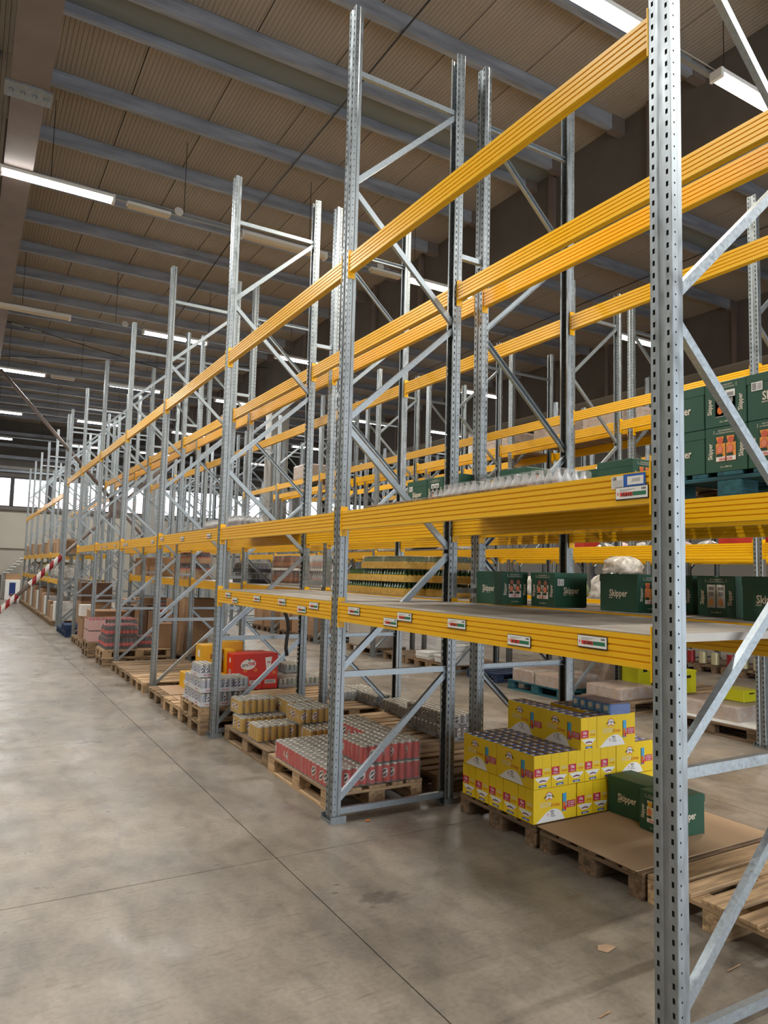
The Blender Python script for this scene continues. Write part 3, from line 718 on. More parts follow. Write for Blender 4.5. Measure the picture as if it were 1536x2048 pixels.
def end_print():
    m = MB(); u = (0, -1, 0); v = (0, 0, 1); x = -JL/2; e = .0006; O = lambda k: (x-e*k, 0, 0)
    quad(m, O(1), u, v, -.072, -.005, .078, .128, MAG)
    txt(m, '10x', .03, WHITE, (x-e*2, .038, .110), u, v, fat=.02, sx=.85); txt(m, '1000 ml', .014, WHITE, (x-e*2, .038, .088), u, v, fat=.01, sx=.9)
    txt(m, 'SUCCHI', .024, CREAM, (x-e*2, -.036, .115), u, v, fat=.01, sx=.6); txt(m, 'di frutta', .018, ORG, (x-e*2, -.036, .095), u, v, fat=.01, shear=.3, sx=.8)
    poly(m, O(1), u, v, [(-.066, .068), (-.025, .034), (.025, .034), (.066, .068), (0, .072)], WHITE)
    txt(m, 'sterilgarda', .014, INK, (x-e*3, 0, .052), u, v, fat=.02, curve=6.)
    poly(m, O(2), u, v, [(-.03, .044), (0, .05), (.03, .044), (.028, .040), (0, .046), (-.028, .040)], MAG)
    quad(m, O(1), u, v, -.004, -.0032, .0, JH, JOINT)
    quad(m, O(1), u, v, -.032, .032, .008, .022, BLUEC); quad(m, O(2), u, v, -.02, .02, .012, .016, WHITE)
    return m.mesh('short_end_print')
JB = juice_body(); JLP = long_print(); JEP = end_print()
def brick_mesh():
    m = MB(); a = .0364; h = JH-.008
    m.box(-a, a, -a, a, 0, h, BLUEC)
    m.box(-a, a, -a, -.004, h, h+.004, BROWNTOP); m.box(-a, a, -.002, a, h, h+.002, BLUES); m.box(-.012, .014, .006, .032, h+.002, h+.0045, WHITE)
    return m.mesh('juice_brick')
BRK = brick_mesh()
def juice(x, y, z, rz, label, bricks=False):
    """rz: 0 = long side faces -Y, end faces -X ; PI/2 variants by caller"""
    t = thing('juice_carton', label, 'carton', (x, y, z), rz, 'yellow juice cartons')
    obj('carton', JB, t); obj('side_print', JLP, t); obj('side_print', JLP, t, rot=(0, 0, PI)); obj('end_print', JEP, t); obj('end_print', JEP, t, rot=(0, 0, PI))
    if bricks:
        for i in range(5):
            for j in range(2): obj('juice_brick', BRK, t, (-.148+.074*i, -.0355+.071*j, .005))
    return t
X0 = .946; yc = [-.218-.075-.151*i for i in range(5)]
for i in range(5): juice(X0+JL/2+.001, yc[i], PZ+.002, 0, 'yellow juice carton end-on to the aisle, bottom layer, %s from far end' % ORD[i])
for i in range(5):
    for j in range(2):
        lab = 'yellow juice carton, bottom layer behind the corner, %s column, %s row' % (ORD[i], ('near', 'far')[j])
        juice(X0+.378+.075+.150*i, -.972+JL/2+.375*j, PZ+.002, PI/2, lab)
z2 = PZ+.002+JH+.003
for i in range(5):
    for j in range(2):
        juice(X0+.075+.150*i, -.972+JL/2+.375*j, z2, -PI/2 if 0 else PI/2, 'open topped yellow juice carton, middle layer, %s column from aisle, %s row' % (ORD[i], ('near', 'far')[j]), True)
for i in range(5):
    juice(X0+.755+JL/2, -.972+.0745+.150*i, z2, 0, 'yellow juice carton lying lengthwise, middle layer right end, %s row from front' % ORD[i], i == 0)
z3 = z2+JH+.003
juice(1.33+.075, -1.031+JL/2+.03, z3, PI/2, 'yellow juice carton in the top layer, middle one with its end to the front', True)
juice(1.335+.075, -.625+JL/2, z3, PI/2, 'yellow juice carton in the top layer, farthest along the aisle side', True)
juice(1.485+JL/2, -1.0+.075, z3, 0, 'yellow juice carton in the top layer under the blue brick pack', True)
juice(1.56+.075, -.84+JL/2, z3, PI/2, 'yellow juice carton in the top layer behind, second column', True)
juice(1.71+.075, -.84+JL/2, z3, PI/2, 'yellow juice carton in the top layer behind, third column', True)
# blue brick pack lying on top
t = thing('juice_brick_pack', 'blue wrapped row of five juice bricks lying on the top yellow carton', 'juice pack', (1.70, -.83, z3+JH+.002), -PI/2-.05)
bm_ = MB().bbox(-.036, .036, -.095, .095, 0, .07, .003, BLUEC).box(-.030, .030, -.098, -.095, .006, .064, BLUEL).mesh('juice_brick')
cap = MB().lathe([(.018, 0), (.018, .004), (0, .0045)], 12, CREAM).mesh('cap')
for i in range(5):
    b_ = obj('juice_brick', bm_, t, (-.15+.075*i, 0, 0)); obj('cap', cap, b_, (0, -.098, .04), (PI/2, 0, 0)); obj('top_flap', MB().box(-.022, .022, -.08, .09, .07, .073, BROWNTOP).mesh('top_flap'), b_)
obj('film', MB().bbox(-.19, .19, -.101, .10, 0, .076, .008, FILM).mesh('film'), t)

# ---- dark green cartons
GW, GL, GH = .24, .31, .24      # window face width (faces -X), long face (faces -Y)
def g_body():
    m = MB().bbox(-GL/2, GL/2, -GW/2, GW/2, 0, GH, .004, GCART); return m.mesh('carton')
def g_lid():
    m = MB().box(-GL/2-.001, GL/2+.001, -GW/2-.0015, -GW/2+.001, GH*.79, GH-.003, GCART)
    return m.mesh('lid_flap')
def g_long(label=False):
    m = MB(); u = (1, 0, 0); v = (0, 0, 1); y = -GW/2-.0022
    txt(m, 'Skipper', .062, CREAM, (0, y, .115), u, v, fat=.022, sx=.78); txt(m, 'ZUEGG', .010, CREAM, (-.06, y, .086), u, v, fat=.03)
    if label:
        o = (0, y, 0); quad(m, o, u, v, -.13, -.07, .150, .195, PAPER); o2 = (0, y-.0005, 0)
        for i in range(6): quad(m, o2, u, v, -.126, -.104, .156+.006*i, .159+.006*i, INK)
        for i in range(4): quad(m, o2, u, v, -.098, -.076, .158+.008*i, .162+.008*i, GREYINK)
    return m.mesh('logo_print')
def g_win(kind):
    m = MB(); u = (0, -1, 0); v = (0, 0, 1); x = -GL/2
    O = lambda k: (x-.0008-.0006*k, 0, 0)
    txt(m, '100% INGREDIENTI', .0115, CREAM, (x-.0022, 0, .218), u, v, sx=.9); txt(m, 'DI ORIGINE NATURALE', .0115, CREAM, (x-.0022, 0, .205), u, v, sx=.9)
    for sg in (-1, 1):
        for k in range(3): quad(m, O(1), u, v, sg*.066-.003, sg*.066+.003, .203+.007*k, .2055+.007*k, CREAM)
        txt(m, 'Skipper', .036, CREAM, (x-.0018, -sg*.088, .112), u, v, fat=.018, rot=PI/2, sx=.8)
    txt(m, '12 x 1000 ml', .0125, CREAM, (x-.0018, 0, .024), u, v, fat=.01)
    quad(m, O(0), u, v, -.060, .062, .052, .190, GCARTD)
    cols = {'fruit': (CREAM, mat('fig_print', (150, 96, 74), .5)), 'orange': (mat('orange_white', (228, 150, 60), .5), mat('blood_orange', (208, 92, 60), .5)), 'pear': (WHITE, mat('melon_print', (222, 160, 96), .5)), 'pale': (WHITE, ORG), 'pine': (CREAM, mat('pineapple_print', (226, 170, 30), .5))}[kind]
    for c in (-.029, .031):
        quad(m, O(1), u, v, c-.027, c+.027, .054, .150, cols[0])
        if kind in ('fruit', 'orange', 'pine'):
            poly(m, O(2), u, v, [(c-.025, .186), (c+.02, .186), (c+.012, .150), (c+.027, .105), (c-.027, .100), (c-.016, .150)], GCARTD if kind == 'fruit' else cols[0])
            poly(m, O(3), u, v, ell(c, .165, .018, .018, 14), cols[1]); poly(m, O(3), u, v, ell(c-.004, .118, .019, .024, 14), cols[1])
            poly(m, O(4), u, v, ell(c-.004, .118, .015, .020, 14), mat_cache('print_tint', (226, 132, 96)))
            quad(m, O(4), u, v, c-.024, c+.012, .080, .095, GCARTD)
            quad(m, O(2), u, v, c-.026, c+.026, .056, .079, WHITE)
        else:
            quad(m, O(1), u, v, c-.027, c+.027, .052, .188, cols[0])
            poly(m, O(2), u, v, ell(c, .085, .016, .021, 14, PI/2*.6, PI*1.9), cols[1]); quad(m, O(2), u, v, c-.015, c+.015, .12, .145, GREYINK); quad(m, O(2), u, v, c-.018, c+.018, .155, .175, GREYINK)
    w = {'fruit': 'FUNGHI', 'orange': 'ARANCIA', 'pine': 'ANANAS'}.get(kind)
    if w: txt(m, w, .018, REDP, (x-.0045, 0, .066), u, v, fat=.02)
    return m.mesh('window_print')
_mc = {}
def mat_cache(n, rgb):
    if n not in _mc: _mc[n] = mat(n, rgb, .5)
    return _mc[n]
GB, GLID = g_body(), g_lid(); GLP, GLPL = g_long(), g_long(True); _gw = {}
def green(cx, cy, z, label, kind='fruit', swap=False, tag=False, lid=True, at='corner', rz=0.):
    """cx,cy = near corner (-X,-Y). swap: long face on the aisle side"""
    if kind not in _gw: _gw[kind] = g_win(kind)
    if not swap: r = 0; w, d = GL, GW
    else: r = PI/2; w, d = GW, GL   # rotate +90: local -Y faces +X ... use -90 below
    if swap: r = -PI/2
    t = thing('drinks_carton', label, 'carton', (cx+w/2, cy+d/2, z), r+rz, 'dark green drinks cartons')
    obj('carton', GB, t)
    if lid: obj('lid_flap', GLID, t); obj('lid_flap', GLID, t, rot=(0, 0, PI))
    lp = GLPL if tag else GLP
    obj('logo_print', lp, t); obj('logo_print', lp, t, rot=(0, 0, PI))
    obj('window_print', _gw[kind], t); obj('window_print', _gw[kind], t, rot=(0, 0, PI))
    return t
# floor pair
green(1.60, -1.30, PZ+.007, 'dark green carton on the cardboard sheet against the yellow juice cartons', 'pine', swap=True, rz=.05)
green(1.52, -1.56, PZ+.007, 'dark green carton with fruit window, standing in front of the other on the sheet', 'pine', rz=-.06)
# shelf row (behind the shelf), at chest height
SZ = Z1+.006
g1 = green(1.075, -.485, SZ, 'leftmost dark green carton on the shelf with brown fruit window', 'fruit', swap=True, rz=-.03)
green(1.245, -.838, SZ, 'dark green carton on the shelf with a barcode label beside its logo', 'fruit', tag=True, rz=.0)
green(1.64, -1.19, SZ, 'dark green carton on the shelf set back, half hidden by its neighbour', 'fruit')
green(1.36, -1.45, SZ, 'dark green carton on the shelf, plain logo side with open lid flap', 'orange', swap=True)
green(1.66, -1.62, SZ, 'dark green carton on the shelf just behind the near upright', 'orange', swap=False)
green(1.58, -1.95, SZ, 'dark green carton on the shelf with white packs in its window', 'pear', rz=.05)
green(1.42, -2.42, SZ, 'dark green carton on the shelf cut by the frame edge of the photo', 'pear', swap=True)
# teal pallet stack
pallet(1.12, -2.645, 'x', 'teal painted pallet carrying the stacked green cartons', 'teal', Z2+.002)
TZ = Z2+.149
k = 0
for lay in range(2):
    zz = TZ+lay*(GH+.002)
    spec = ([(-1.79, True, 'orange', 'with its logo to the aisle'), (-2.104, False, 'orange', 'with red orange slices'), (-2.348, False, 'orange', 'second one with red orange slices')] if lay == 0 else
            [(-1.79, True, 'pale', 'with its logo to the aisle'), (-2.104, False, 'pale', 'with white and orange packs'), (-2.348, True, 'pale', 'with large logo and barcode')])
    for top_y, sw, kd, w in spec:
        d = GL if sw else GW
        green(1.125, top_y-d, zz, 'dark green carton %s, %s layer on the teal pallet' % (w, ('lower', 'upper')[lay]), kd, swap=sw, tag=(kd == 'pale' and sw and top_y < -2))
        green(1.125+(GW if sw else GL)+.01, top_y-d, zz, 'dark green carton hidden behind the one %s, %s layer' % (w, ('lower', 'upper')[lay]), kd, swap=sw)
# middle level further along
pallet(1.12, .115, 'x', 'wooden pallet on the middle level under the green cartons, second bay', 'old', Z2+.002)
green(1.125, .60, TZ, 'green carton with label on the middle level, farthest along the second bay', 'pale', swap=True, tag=True)
green(1.125, .355, TZ, 'green carton with orange window on the middle level, second bay', 'pale')
green(1.125, .11, TZ, 'green carton showing a narrow side on the middle level, second bay', 'pale')
pallet(1.12, -.98, 'x', 'wooden pallet on the middle level behind the clear water packs', 'old', Z2+.002)
green(1.28, -.50, TZ, 'green carton with cream logo behind the rear upright, middle level', 'orange', swap=True)
green(1.75, -.80, TZ, 'green carton deep on the middle level behind the water packs', 'orange', swap=True)
pallet(1.12, -1.81, 'x', 'wooden pallet on the middle level under the half open green carton', 'old', Z2+.002)
green(1.56, -1.24, TZ, 'green carton with raised lid on the middle level above the shelf', 'orange', swap=True)

# ---- cans
def can_mat(name, rgb, band):
    m, t, b = nt(name); b.inputs['Roughness'].default_value = .3; b.inputs['Metallic'].default_value = .25
    tc = t.nodes.new('ShaderNodeTexCoord'); sp = t.nodes.new('ShaderNodeSeparateXYZ'); t.links.new(tc.outputs['Object'], sp.inputs[0])
    oi = t.nodes.new('ShaderNodeObjectInfo')
    at = t.nodes.new('ShaderNodeMath'); at.operation = 'ARCTAN2'; t.links.new(sp.outputs['Y'], at.inputs[0]); t.links.new(sp.outputs['X'], at.inputs[1])
    # tilted oval badge: ((a - c)/w)^2 + ((z - zc - slant*a)/h)^2 < 1
    def M(op, a, b_=None):
        n = t.nodes.new('ShaderNodeMath'); n.operation = op
        for i, q in enumerate((a, b_)):
            if q is None: continue
            if isinstance(q, (int, float)): n.inputs[i].default_value = q
            else: t.links.new(q, n.inputs[i])
        return n.outputs[0]
    def badge(w, h, ac=0.):
        aa = M('DIVIDE', M('SUBTRACT', at.outputs[0], ac), w); zz = M('DIVIDE', M('SUBTRACT', M('SUBTRACT', sp.outputs['Z'], .07), M('MULTIPLY', at.outputs[0], .012)), h)
        return M('LESS_THAN', M('ADD', M('MULTIPLY', aa, aa), M('MULTIPLY', zz, zz)), 1.)
    b1, b2 = badge(.85, .036), badge(.62, .026)
    txtb = M('LESS_THAN', M('ABSOLUTE', M('SUBTRACT', M('SUBTRACT', sp.outputs['Z'], .07), M('MULTIPLY', at.outputs[0], .025))), .008)
    def mix(f, a, c):
        x = t.nodes.new('ShaderNodeMixRGB'); t.links.new(f, x.inputs[0])
        if isinstance(a, tuple): x.inputs[1].default_value = (*a, 1)
        else: t.links.new(a, x.inputs[1])
        x.inputs[2].default_value = (*c, 1); return x.outputs[0]
    c = mix(b1, lin(rgb), lin((232, 226, 214))); c = mix(b2, c, lin(band)); c = mix(M('MULTIPLY', b2, txtb), c, lin((236, 232, 224)))
    t.links.new(c, b.inputs['Base Color']); return m
RCAN = can_mat('red_can_print', (206, 62, 48), (60, 20, 26)); YCAN = can_mat('yellow_can_print', (204, 160, 40), (120, 30, 50))
SCAN = can_mat('silver_can_print', (150, 152, 156), (70, 60, 62)); BCAN = can_mat('blue_can_print', (176, 182, 196), (26, 42, 120))
TCAN = can_mat('tomato_can_print', (150, 48, 50), (200, 180, 150)); GCAN = can_mat('green_can_print', (176, 184, 140), (90, 120, 60)); GYCAN = can_mat('grey_can_print', (150, 166, 160), (60, 80, 76))
def can_mesh(m, r=.0325, h=.143, n=12):
    return MB().lathe([(r*.82, 0), (r, .008), (r, h-.014), (r*.86, h-.002), (r*.86, h), (r*.80, h-.003), (r*.2, h-.003)], n, m, mats=[ALU, m, ALU, ALU, ALU, ALU]).mesh('can', True)
CR, CY_, CS = can_mesh(RCAN), can_mesh(YCAN), can_mesh(SCAN, .0325, .118)
CB, CG = can_mesh(BCAN, .0265, .132), can_mesh(GYCAN, .0325, .118)
_film = {}
def film(lx, ly, h, m=FILM):
    k = (round(lx, 3), round(ly, 3), round(h, 3), m.name)
    if k not in _film: _film[k] = MB().bbox(-lx/2, lx/2, -ly/2, ly/2, 0, h, .008, m).mesh('shrink_film')
    return _film[k]
def can_pack(x0, y0, z, nx, ny, me, label, group, pit=.0658, h=.143, tray=None, trayh=.04, trot=None, wrap=True, prt=None):
    lx, ly = nx*pit, ny*pit
    t = thing('can_pack', label, 'drink pack', (x0+lx/2, y0+ly/2, z), 0, group)
    for i in range(nx):
        for j in range(ny):
            if nx > 2 and ny > 2 and 0 < i < nx-1 and 0 < j < ny-1 and False: continue
            obj('can', me, t, (-lx/2+pit*(i+.5), -ly/2+pit*(j+.5), .002), (0, 0, rnd.choice((PI, -PI/2, 2.2, 3.9, .5, 1.4))+rnd.uniform(-.4, .4)))
    if wrap: obj('shrink_film', film(lx+.001, ly+.001, h+.003), t)
    if tray:
        a, b = lx/2+.003, ly/2+.003
        tm = MB()
        for q in ((-a, a, -b-.002, -b), (-a, a, b, b+.002), (-a-.002, -a, -b, b), (a, a+.002, -b, b)): tm.box(*q, 0, trayh, tray)
        tr = obj('cardboard_tray', tm.mesh('tray'), t)
        if prt:
            pm_ = MB(); 
            for o, u in (((0, -b-.0026, trayh/2), (1, 0, 0)), ((-a-.0026, 0, trayh/2), (0, -1, 0))): txt(pm_, prt[0], trayh*prt[2], prt[1], o, u, (0, 0, 1), fat=.02)
            obj('lettering', pm_.mesh('lettering'), tr)
    return t
# red cans: 12 x 16 in the lower layer, in packs of 6 x 4
q = PZ+.002
for i in range(2):
    for j in range(4):
        can_pack(.083+i*.397, .222+j*.266, q, 6, 4, CR, 'shrink-wrapped pack of red drink cans, lower layer, %s row from the front, %s' % (ORD[j], ('aisle side', 'inner side')[i]), 'red can packs')
q2 = q+.148
can_pack(.345, .222, q2, 4, 6, CR, 'shrink-wrapped red cans, upper layer, front corner pack towards the aisle', 'red can packs')
can_pack(.61, .222, q2, 4, 6, CR, 'shrink-wrapped red cans, upper layer, front inner pack', 'red can packs')
can_pack(.61, .62, q2, 4, 6, CR, 'shrink-wrapped red cans, upper layer, middle inner pack', 'red can packs')
can_pack(.61, 1.02, q2, 4, 4, CR, 'shrink-wrapped red cans, upper layer, pack nearest the yellow cans', 'red can packs')
# yellow cans
ylp = [(.112, 2.225, 0, 6, 4, 'lower layer, far corner at the aisle'), (.51, 2.225, 0, 6, 4, 'lower layer, far inner corner'), (.122, 1.795, 0, 6, 4, 'lower layer, standing alone at the aisle'),
       (.53, 1.70, 0, 5, 6, 'lower layer, middle inner pack'), (.50, 1.475, 0, 6, 3, 'lower layer, inner pack beside the red cans'),
       (.125, 2.35, 1, 6, 4, 'upper layer, far corner at the aisle'), (.56, 2.10, 1, 4, 6, 'upper layer, inner pack at the back'), (.49, 1.70, 1, 5, 5, 'upper layer, inner pack in front')]
for x, y, l, nx, ny, w in ylp: can_pack(x, y, q if l == 0 else q2, nx, ny, CY_, 'shrink-wrapped yellow drink cans, '+w, 'yellow can packs')
# silver can trays behind
TR = mat('printed_grey_tray', (150, 150, 152), .6)
sv = [(1.78, 1.50, 0), (1.78, 1.09, 0), (1.78, 1.50, 1), (1.78, 1.09, 1), (1.99, 2.37, 0), (1.95, 1.95, 0)]
for i, (x, y, l) in enumerate(sv):
    can_pack(x, y, PZ+.002+l*.127, 4, 6, CS, 'grey tray of silver cans on the rear pallets, %s' % ('lower, middle of the row', 'lower, front of the row', 'upper, middle of the row', 'upper, front of the row', 'single tray near the planks', 'single tray beside the stack')[i], 'silver can trays', h=.118, tray=TR, prt=('Skipper', INK, .8))
for i, (x, y) in enumerate(((2.0, 2.96), (2.03, 3.375), (1.74, 3.375))):
    can_pack(x, y, PZ+.002, 4, 6, CS, 'grey tray of silver cans beyond the second rear frame, %s' % ('nearest', 'behind it', 'inner one')[i], 'silver can trays', h=.118, tray=TR, prt=('Skipper', INK, .8))
# energy drink trays
zt = .292; BT = mat('white_tray', (206, 206, 210), .5)
eb = [(-.085, 2.915, 0), (-.085, 3.255, 0), (.09, 2.915, 0), (.09, 3.255, 0), (-.085, 2.915, 1), (-.085, 3.255, 1), (.09, 2.915, 1), (-.08, 3.02, 2)]
nmz = ['bottom near left', 'bottom far left', 'bottom near right', 'bottom far right', 'middle near left', 'middle far left', 'middle near right', 'single top']
for i, (x, y, l) in enumerate(eb):
    can_pack(x, y, zt+l*.142, 3, 6, CB, 'white tray of blue and silver cans on the stacked pallets, %s tray' % nmz[i], 'blue and silver can trays', pit=.0545, h=.134, tray=BT, trayh=.045, prt=('Red Bull', REDL, .5))
for i, (x, y, l) in enumerate(((.265, 2.915, 0), (.265, 2.915, 1))):
    can_pack(x, y, zt+l*.142, 3, 6, CB, 'white tray of blue and silver cans beside the upright, %s one' % ('lower', 'upper')[i], 'blue and silver can trays', pit=.0545, h=.134, tray=BT, trayh=.045, prt=('Red Bull', REDL, .5))

# ---- generic carton
def carton(x0, x1, y0, y1, z0, z1, label, m=CARD, tape=True, prints=None, name='cardboard_box', cat='box', group=None, rz=0.):
    w, d, h = x1-x0, y1-y0, z1-z0
    t = thing(name, label, cat, ((x0+x1)/2, (y0+y1)/2, z0), rz, group)
    obj('carton', MB().bbox(-w/2, w/2, -d/2, d/2, 0, h, .003, m).mesh('carton'), t)
    if tape:
        tm = MB().box(-w/2, w/2, -.02, .02, h, h+.001, CARD2).box(-w/2-.001, -w/2, -.02, .02, h*.7, h+.001, CARD2).box(-w/2, w/2, -.001, .001, h+.001, h+.002, JOINT)
        obj('packing_tape', tm.mesh('tape'), t)
    if prints: 
        pm_ = MB(); prints(pm_, w, d, h); obj('print', pm_.mesh('print'), t)
    return t
def est_print(m, w, d, h):
    y = -d/2-.0008; u = (1, 0, 0); v = (0, 0, 1); O = lambda k: (0, y-.0005*k, 0)
    poly(m, O(0), u, v, ell(-.10, h*.54, .105, .068, 22, tilt=.12), WHITE)
    txt(m, 'ESTA', .045, INK, (-.145, y-.001, h*.50), u, v, fat=.03, rot=.12, sx=.8); txt(m, 'THE', .062, mat_cache('deep_red_print', (196, 20, 34)), (-.055, y-.001, h*.56), u, v, fat=.035, rot=.12, sx=.85)
    poly(m, O(1), u, v, ell(-.09, h*.74, .02, .012, 10), GREENP)
    for cx, cz in ((-.14, h*.28), (.0, h*.30), (.26, h*.17)):
        poly(m, O(1), u, v, ell(cx, cz, .024, .022, 14), mat_cache('peach_print', (226, 140, 60))); poly(m, O(2), u, v, ell(cx, cz, .010, .009, 10), REDC)
    poly(m, O(0), u, v, [(.13, h*.82), (.225, h*.85), (.205, h*.30), (.15, h*.28)], WHITE)
    txt(m, 'the', .035, mat_cache('deep_red_print', (196, 20, 34)), (.178, y-.001, h*.62), u, v, fat=.03, shear=.3)
    x = -w/2-.0008; u2 = (0, -1, 0); poly(m, (x, 0, 0), u2, v, ell(0, h*.72, .028, .035, 14), WHITE); quad(m, (x, 0, 0), u2, v, -.035, .04, h*.16, h*.32, WHITE)
    for i in range(9): quad(m, (x-.0005, 0, 0), u2, v, -.03+.0075*i, -.027+.0075*i, h*.18, h*.30, INK)
def lab_print(m, w, d, h):
    y = -d/2-.0008; u = (1, 0, 0); v = (0, 0, 1)
    quad(m, (0, y, 0), u, v, -w*.36, w*.36, h*.42, h*.72, WHITE)
    for i in range(12): quad(m, (0, y-.0005, 0), u, v, -w*.3+w*.05*i, -w*.275+w*.05*i, h*.46, h*.68, INK)
def y_print(m, w, d, h):
    y = -d/2-.0008; u = (1, 0, 0); v = (0, 0, 1)
    txt(m, 'LIMONE', .03, mat_cache('brown_print', (150, 96, 20)), (w*.1, y, h*.3), u, v, fat=.02)
    quad(m, (0, y, 0), u, v, -w*.1, w*.3, h*.5, h*.68, mat_cache('brown_print', (190, 130, 20)))
    x = -w/2-.0008; u2 = (0, -1, 0); quad(m, (x, 0, 0), u2, v, -.05, .05, h*.55, h*.8, WHITE)
for i in range(3):
    carton(.80+.212*i, 1.008+.212*i, 4.58, 5.13, PZ+.006, PZ+.168, 'small red tea carton in the bottom row, %s from the left' % ORD[i], REDC, False, lab_print, 'tea_carton', 'carton', 'red tea cartons')
carton(.80, 1.42, 4.56, 4.80, PZ+.170, PZ+.47, 'large red iced tea carton with white oval logo, on top', REDC, False, est_print, 'tea_carton', 'carton', 'red tea cartons')
carton(.92, 1.42, 4.82, 5.12, PZ+.170, PZ+.45, 'red tea carton directly behind the large logo carton', REDC, True, None, 'tea_carton', 'carton', 'red tea cartons')
carton(.30, .78, 4.75, 5.25, PZ+.006, PZ+.20, 'flat yellow carton beside the bottom red tea cartons', YC2, False, None, 'tea_carton', 'carton')
carton(.80, 1.02, 5.15, 5.40, PZ+.006, PZ+.30, 'yellow carton supporting, hidden behind the red tea cartons', YC2, False, None, 'tea_carton', 'carton')
carton(.50, .77, 4.93, 5.24, PZ+.202, PZ+.555, 'yellow tea carton nearest the aisle, left of the upright', YC2, False, y_print, 'tea_carton', 'carton')
carton(.795, .915, 4.82, 5.12, PZ+.17, PZ+.50, 'yellow tea carton between the upright and the red cartons', YC2, False, y_print, 'tea_carton', 'carton')
carton(.79, 1.13, 5.14, 5.38, PZ+.302, PZ+.575, 'yellow tea carton behind, lying across the others', YC2, True, None, 'tea_carton', 'carton')

# ---- bottle packs
def bottle_mesh(body, label, cap, r=.032, h=.2, n=10):
    return MB().lathe([(r*.9, 0), (r, .01), (r, h*.28), (r, h*.55), (r*.95, h*.62), (r*.45, h*.86), (r*.42, h*.93), (r*.42, h)], n, body, mats=[body, body, label, body, body, body, cap]).mesh('bottle', True)
BC = bottle_mesh(COLA, REDL, REDL); BW = bottle_mesh(PETC, WATERP, PETC, .03, .14); BGn = bottle_mesh(GLASSG, mat('yellow_fruit_label', (214, 176, 60), .5), GLASSG, .024, .118, 8)
BDk = bottle_mesh(DGLASS, mat('amber_label', (170, 110, 60), .5), DARKP, .03, .2, 8); BPk = bottle_mesh(PETC, mat('pink_label', (204, 168, 158), .5), PETC, .03, .2, 8); BBl = bottle_mesh(DARKP, mat('grey_blue_label', (96, 100, 116), .5), GREYINK, .03, .15, 8)
def bottle_pack(x0, y0, z, nx, ny, me, label, group, pit=.066, h=.2, tray=None, trayh=.05, fm=FILM, wrap=True):
    lx, ly = nx*pit, ny*pit
    t = thing('bottle_pack', label, 'drink pack', (x0+lx/2, y0+ly/2, z), 0, group)
    for i in range(nx):
        for j in range(ny): obj('bottle', me, t, (-lx/2+pit*(i+.5), -ly/2+pit*(j+.5), .002))
    if wrap: obj('shrink_film', film(lx+.006, ly+.006, h+.006, fm), t)
    if tray:
        a, b = lx/2+.004, ly/2+.004; tm = MB()
        for s_ in ((-a, a, -b-.002, -b), (-a, a, b, b+.002), (-a-.002, -a, -b, b), (a, a+.002, -b, b)): tm.box(*s_, 0, trayh, tray)
        obj('cardboard_tray', tm.mesh('tray'), t)
    return t
zc = .292
for l in range(2):
    for i in range(2):
        for j in range(3 if l == 0 else 2):
            bottle_pack(-.13+.27*i, 8.50+.27*j, zc+l*.21, 4, 4, BC, 'shrink-wrapped cola bottles, %s layer, %s column, %s row from the front' % (('lower', 'upper')[l], ORD[i], ORD[j]), 'cola packs')
bottle_pack(.44, 8.72, zc, 4, 3, BC, 'single low pack of cola bottles at the right end of the pallet', 'cola packs')
for l in range(2):
    for i in range(3):
        for j in range(2):
            bottle_pack(-.18+.30*i, 9.95+.35*j, zc+l*.21, 4, 5, BC, 'red capped bottle packs with red sleeves, %s layer, %s from the aisle, %s row' % (('lower', 'upper')[l], ORD[i], ORD[j]), 'red sleeve bottle packs', pit=.068, tray=mat_cache('red_white_sleeve', (196, 158, 154)), trayh=.19 if i == 0 else .05)
pallet(1.2, 10.24, 'x', 'pallet under the tall cola stack at the back', 'old')
for l in range(4):
    for i in range(2): bottle_pack(1.22+.28*i, 10.3, PZ+.002+.21*l, 4, 4, BC, 'cola bottles in the tall rear stack, %s layer, %s column' % (ORD[l], ORD[i]), 'rear cola packs')
# crates of small bottles on the shelf
YT = mat('yellow_card_tray', (206, 168, 84), .6, 0, .2, 30)
nb_ = 0
for l in range(3):
    for i, (x, y) in enumerate(((1.32, 2.02), (1.27, 1.60), (1.27, 1.18), (1.52, .76), (1.60, 1.60), (1.60, 1.18), (1.64, 2.02))):
        if l == 2 and i == 0: continue
        bottle_pack(x, y, SZ+.126*l, 6 if i != 3 else 5, 8, BGn, 'yellow tray of small green glass bottles, %s layer, %s stack' % (ORD[l], ('farthest front', 'second front', 'third front', 'nearest', 'second rear', 'third rear', 'farthest rear')[i]), 'green bottle trays', pit=.05, h=.118, tray=YT, trayh=.058, wrap=(l == 2))
for l in range(2):
    bottle_pack(1.72, .20, SZ+.126*l, 5, 6, bottle_mesh(COLA, YT, YT, .024, .118, 8) if l == 0 else bpd, 'yellow tray of dark bottles beside the green ones, %s' % ('lower', 'upper')[l], 'dark bottle trays', pit=.05, h=.118, tray=YT, trayh=.058) if False else None
BD2 = bottle_mesh(COLA, mat('brown_bottle_label', (120, 70, 60), .5), COLA, .024, .118, 8)
for l in range(2): bottle_pack(1.66, .25, SZ+.126*l, 5, 6, BD2, 'yellow tray of dark bottles beside the green ones, %s tray' % ('lower', 'upper')[l], 'dark bottle trays', pit=.05, h=.118, tray=YT, trayh=.058)
